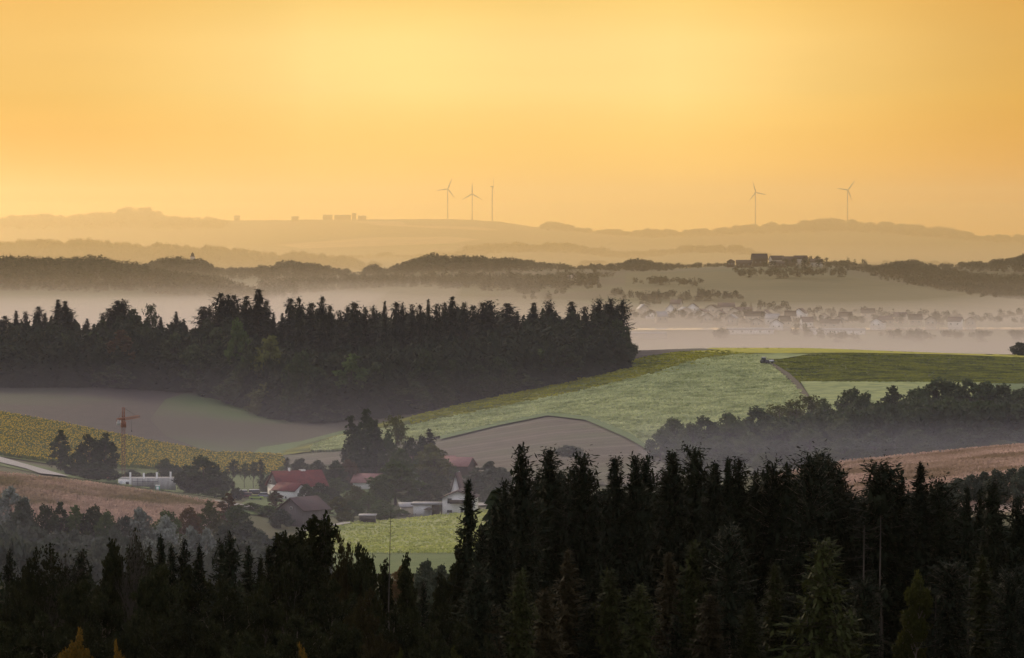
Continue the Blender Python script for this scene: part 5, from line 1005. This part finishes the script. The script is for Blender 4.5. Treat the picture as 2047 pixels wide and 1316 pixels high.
# ---------------------------------------------------------------- far woods on the ridges
def ridge(px0, px1, tops, D0, D1, n, hh, con, label, m, seed, gaps=(), nq=(34, 34), wmul=1.0):
    """trees between two distances; none reaches above the drawn treetop line"""
    r = random.Random(seed); it = []; xa = [a for a, b in tops]; ya = [b for a, b in tops]
    ph = [r.uniform(0, 6.3) for _ in range(6)]
    def bump(p): return 1.1 + sum(math.sin(p / w + ph[k]) for k, w in enumerate((5.3, 8.7, 13.9, 21.0, 37.0, 3.1))) * .55        # groves and gaps along the crest
    for i in range(n):
        p = r.uniform(px0, px1); D = D0 + (D1 - D0) * r.random(); x, y, z = on(p, D)
        if any(a < p < b and c < D < d for a, b, c, d in gaps): continue
        h = r.uniform(*hh); c = r.random() < con; top = z + h; lim = float(ray(p, float(np.interp(p, xa, ya)) + (abs(r.gauss(0, 4)) - 3 + max(0, bump(p)) * (1.9 if D0 < 8000 else 3.6)) * (1.0 if D0 < 8000 else .85))[1]) * D
        if top > lim: h = lim - z
        if h < 4: continue
        it.append((x, y, h, h * (r.uniform(.34, .5) if c else r.uniform(.7, 1.1)) * wmul, c))
    return mass('forest', it, m, label, nq=nq, seed=seed)
F1 = leafmat('far_foliage', (.020, .024, .013), (.035, .038, .02), .02, .0)
A_T = [(0, 507), (120, 513), (170, 510), (192, 502), (210, 512), (240, 516), (262, 517), (300, 532), (330, 538), (400, 545), (450, 553), (520, 572), (545, 590)]
ridge(-500, 545, A_T, 4700, 5350, 4200, (12, 22), .7, 'dark wooded slope at the left beyond the misty valley', F1, 21)
B_T = [(-100, 530), (290, 525), (330, 513), (350, 511), (372, 516), (400, 517), (430, 530), (470, 533), (500, 534), (545, 527), (568, 517), (585, 522), (640, 528), (680, 535), (720, 540), (735, 530), (748, 524), (760, 536), (790, 530), (815, 518), (850, 510), (870, 504), (895, 510), (930, 508), (970, 510), (1000, 514), (1045, 517), (1080, 522), (1150, 530), (1250, 522), (1265, 516), (1285, 519), (1300, 522), (1360, 526), (1440, 524), (1500, 530), (1610, 522), (1690, 520), (1730, 530), (1760, 527), (1820, 519), (1900, 527), (1930, 522), (1970, 523), (1990, 519), (2010, 516), (2047, 505), (2150, 498)]
ridge(280, 2160, B_T, 5500, 6300, 6500, (14, 27), .35, 'long dark wooded ridge beyond the misty valley', F1, 22)
C_T = [(500, 552), (700, 548), (900, 545), (1240, 542), (1250, 540)]
ridge(520, 1250, C_T, 4400, 6050, 7500, (10, 20), .6, 'hazy woods on the slope below the long ridge', F1, 23, gaps=[(500, 590, 4000, 4800), (590, 650, 4000, 5000), (650, 800, 4000, 5090), (800, 880, 4000, 5020), (880, 960, 4000, 4930), (960, 1030, 4000, 4830), (1030, 1080, 4000, 4700), (1080, 1140, 4000, 4860), (1140, 1200, 4000, 4950), (1200, 1230, 4000, 5200), (1230, 1260, 4000, 5500)])
ridge(1760, 2160, [(1740, 548), (1830, 548), (1900, 560), (2160, 566)], 4750, 5080, 1700, (9, 15), .4, 'lower edge of the dark wood on the far hillside', F1, 34, gaps=[(1750, 1810, 4000, 5030), (1810, 1870, 4000, 4960), (1870, 1930, 4000, 4880), (1930, 1990, 4000, 4810)])
ridge(1600, 2160, [(1600, 530), (1700, 532), (1740, 528), (1800, 524), (1880, 530), (1960, 545), (2160, 545)], 5080, 5500, 2600, (10, 18), .4, 'dark wood spilling down the far hillside below the ridge houses', F1, 24, gaps=[(1600, 1740, 4900, 5230), (1740, 1840, 4900, 5150)])
S_T = [(-100, 482), (0, 480), (30, 476), (100, 474), (185, 474), (200, 479), (280, 484), (310, 481), (345, 485), (380, 489), (400, 487), (440, 492), (520, 498), (620, 502), (660, 508), (690, 508), (730, 520), (1130, 530), (1155, 520), (1200, 517), (1230, 522), (1700, 530), (1760, 520), (1850, 518), (1900, 524), (2160, 530)]
ridge(-500, 760, S_T, 8500, 9650, 8000, (14, 24), .8, 'second ridge of conifer wood fading into golden haze', F1, 25, nq=(18, 18), wmul=1.4)
ridge(1130, 1950, S_T, 9250, 9600, 1700, (12, 20), .3, 'low wooded rise just behind the long dark ridge', F1, 26, nq=(18, 18), wmul=1.4)
E_T = [(560, 512), (740, 506), (780, 500), (830, 508), (900, 500), (950, 484), (1000, 482), (1060, 484), (1130, 484), (1180, 487), (1230, 497), (1280, 500), (1310, 498), (1350, 492), (1400, 488), (1440, 485), (1480, 487), (1530, 505), (1560, 515)]
ridge(560, 1570, E_T, 11600, 12650, 5200, (14, 26), .4, 'pale wooded hills half dissolved in golden haze', F1, 27, nq=(14, 14), wmul=1.8, gaps=[(600, 930, 12000, 12450)])
Z_T = [(-100, 428), (0, 429), (45, 424), (60, 423), (130, 429), (160, 424), (220, 421), (235, 413), (250, 410), (300, 410), (315, 420), (335, 428), (360, 434), (400, 429), (430, 432), (450, 436), (470, 432), (1080, 450), (1086, 436), (1100, 434), (1120, 444), (1200, 458), (1230, 458), (1280, 460), (1290, 452), (1345, 453), (1370, 460), (1400, 456), (1520, 446), (1540, 440), (1560, 446), (1610, 437), (1640, 435), (1700, 435), (1720, 442), (1750, 444), (1770, 440), (1800, 442), (1880, 449), (1930, 462), (1960, 467), (2150, 466)]
ridge(-500, 450, Z_T, 16300, 17700, 5000, (18, 34), .4, 'farthest wooded hill at the left, pale in the haze', F1, 28, nq=(12, 12), wmul=2)
ridge(1080, 2160, Z_T, 16300, 17700, 8000, (18, 34), .4, 'farthest long wooded hill at the right, pale in the haze', F1, 29, nq=(12, 12), wmul=2)
it = []
rv = random.Random(31)
def clump(px, py, n, sp, h0, h1, Dm=3000):
    x, y, z = at(px, py, Dm, 5600)
    for q in range(n): it.append((x + rv.gauss(0, sp), y + rv.gauss(0, sp * 1.5), rv.uniform(h0, h1), rv.uniform(6, 10), rv.random() < .15))
for px, py in [(1432, 678), (1448, 676), (1610, 676), (1605, 668), (1660, 682), (1680, 684), (1700, 684), (1785, 680), (1795, 678), (1820, 682), (1835, 680), (1850, 686), (1905, 680), (1915, 682), (1955, 680), (1965, 682), (2030, 680), (2040, 684), (2060, 680)]: clump(px, py, 5, 5, 7, 11)
for px, py in [(1300, 572), (1330, 570), (1365, 575), (1385, 604), (1425, 598), (1445, 603), (1290, 605), (1320, 603)]: clump(px, py, 10, 10, 8, 14)
for px, py in [(1280, 640), (1300, 612), (1310, 570), (1320, 565), (1300, 600), (1335, 600), (1355, 598), (1378, 572), (1395, 600), (1410, 600), (1420, 592), (1435, 600), (1345, 640), (1365, 640), (1390, 638), (1430, 645), (1480, 640), (1500, 622), (1520, 648), (1540, 625), (1560, 632), (1570, 622), (1590, 650), (1620, 636), (1632, 650), (1640, 630), (1668, 632), (1690, 650), (1700, 645), (1720, 650), (1735, 632), (1740, 645), (1760, 636), (1785, 645), (1800, 648), (1820, 640), (1850, 640), (1880, 650), (1905, 636), (1912, 640), (1890, 645), (1950, 646), (1980, 650), (2000, 640), (2020, 640), (2030, 636), (2045, 650), (1970, 598), (1280, 600), (1262, 640), (1060, 600), (1120, 590), (1180, 580), (1230, 590)]: clump(px, py, 5, 8, 6, 13)
for px, py in [(1478, 552), (1495, 556), (1512, 556), (1538, 553), (1550, 556), (1570, 556), (1590, 557), (1612, 556), (1630, 558), (1650, 556), (1670, 556), (1690, 556), (1605, 548), (1540, 548), (1700, 540), (1725, 533), (1640, 538), (1660, 540), (1600, 533), (1620, 530), (1545, 540), (1585, 535), (1650, 530)]: clump(px, py, 5, 9, 9, 16, 4800)
mass('tree_clumps', it, F1, 'misty clumps of trees among the village houses', 'trees', nq=(60, 90), seed=33)
# ---------------------------------------------------------------- air
LOWEST = float(HT.min()) - 2
def slopes(): pass
AIRC = (1, .80, .46)
volbox('haze', -27500, 27500, -27500, 27500, -175, 225, volume('haze_air', (1, .88, .70), 0.8e-5, .5), 'thin golden haze over the whole land')
volbox('distant_mist', -21000, 21000, 6700, 24000, -165, 215, volume('distant_air', AIRC, 7.5e-5, .75), 'thick golden haze over the farthest hills')
volbox('distant_mist', -20000, 20000, 6480, 8450, -164, 42, volume('distant_air_low', AIRC, 2.3e-4, .75), 'bank of golden mist lying between the far ridges')
volbox('ground_mist', -680, 780, 670, 1490, -156, -62, volume('low_air', (.86, .84, .98), .00030, .0), 'low bluish mist among the hamlet trees')
volbox('ground_mist', 40, 420, 1165, 1318, -155, -64, volume('low_air', (.84, .84, 1), .0007, .0), 'low bluish mist before the foot of the right wood')
MISTC = (.95, .89, .93)
for q, (x1, top, dn, g, cc, lb) in enumerate([
        (4010, -30, .00006, .5, (1, .84, .60), 'warm thin haze before the long dark ridge'),
        (4000, -73, .00019, .3, (1, .86, .68), 'thin warm veil of mist over the valley meadows'),
        (3990, -83, .00130, .2, (1, .90, .86), 'middle layer of mist among the valley houses'),
        (3980, -91, .0008, .2, MISTC, 'dense lowest layer of mist on the valley floor'),
        (60, -50, .00004, .3, (1, .88, .72), 'high thin mist drifting over the left half of the valley'),
        (30, -60, .00007, .3, (1, .88, .78), 'upper layer of the left mist bank'),
        (-60, -70, .00022, .2, (1, .90, .88), 'middle layer of the left mist bank'),
        (-150, -80, .00060, .2, MISTC, 'thickest layer of the left mist bank')]):
    volbox('valley_mist', -2600 - q, x1, 2100 + q * 9, 6300 - q * 60, -165 + q * .5, top, volume('mist_air', cc, dn, g), lb)
volbox('ground_mist', -700, 800, 640, 1985, -158, -26, volume('low_air', (.82, .80, .95), 5.5e-5, .0), 'faint bluish mist reaching up to the hill wood')
volbox('ground_mist', -690, 790, 660, 1960, -157, -62, volume('low_air', (.88, .80, .94), .00017, .0), 'thin bluish mist in the hamlet hollow')
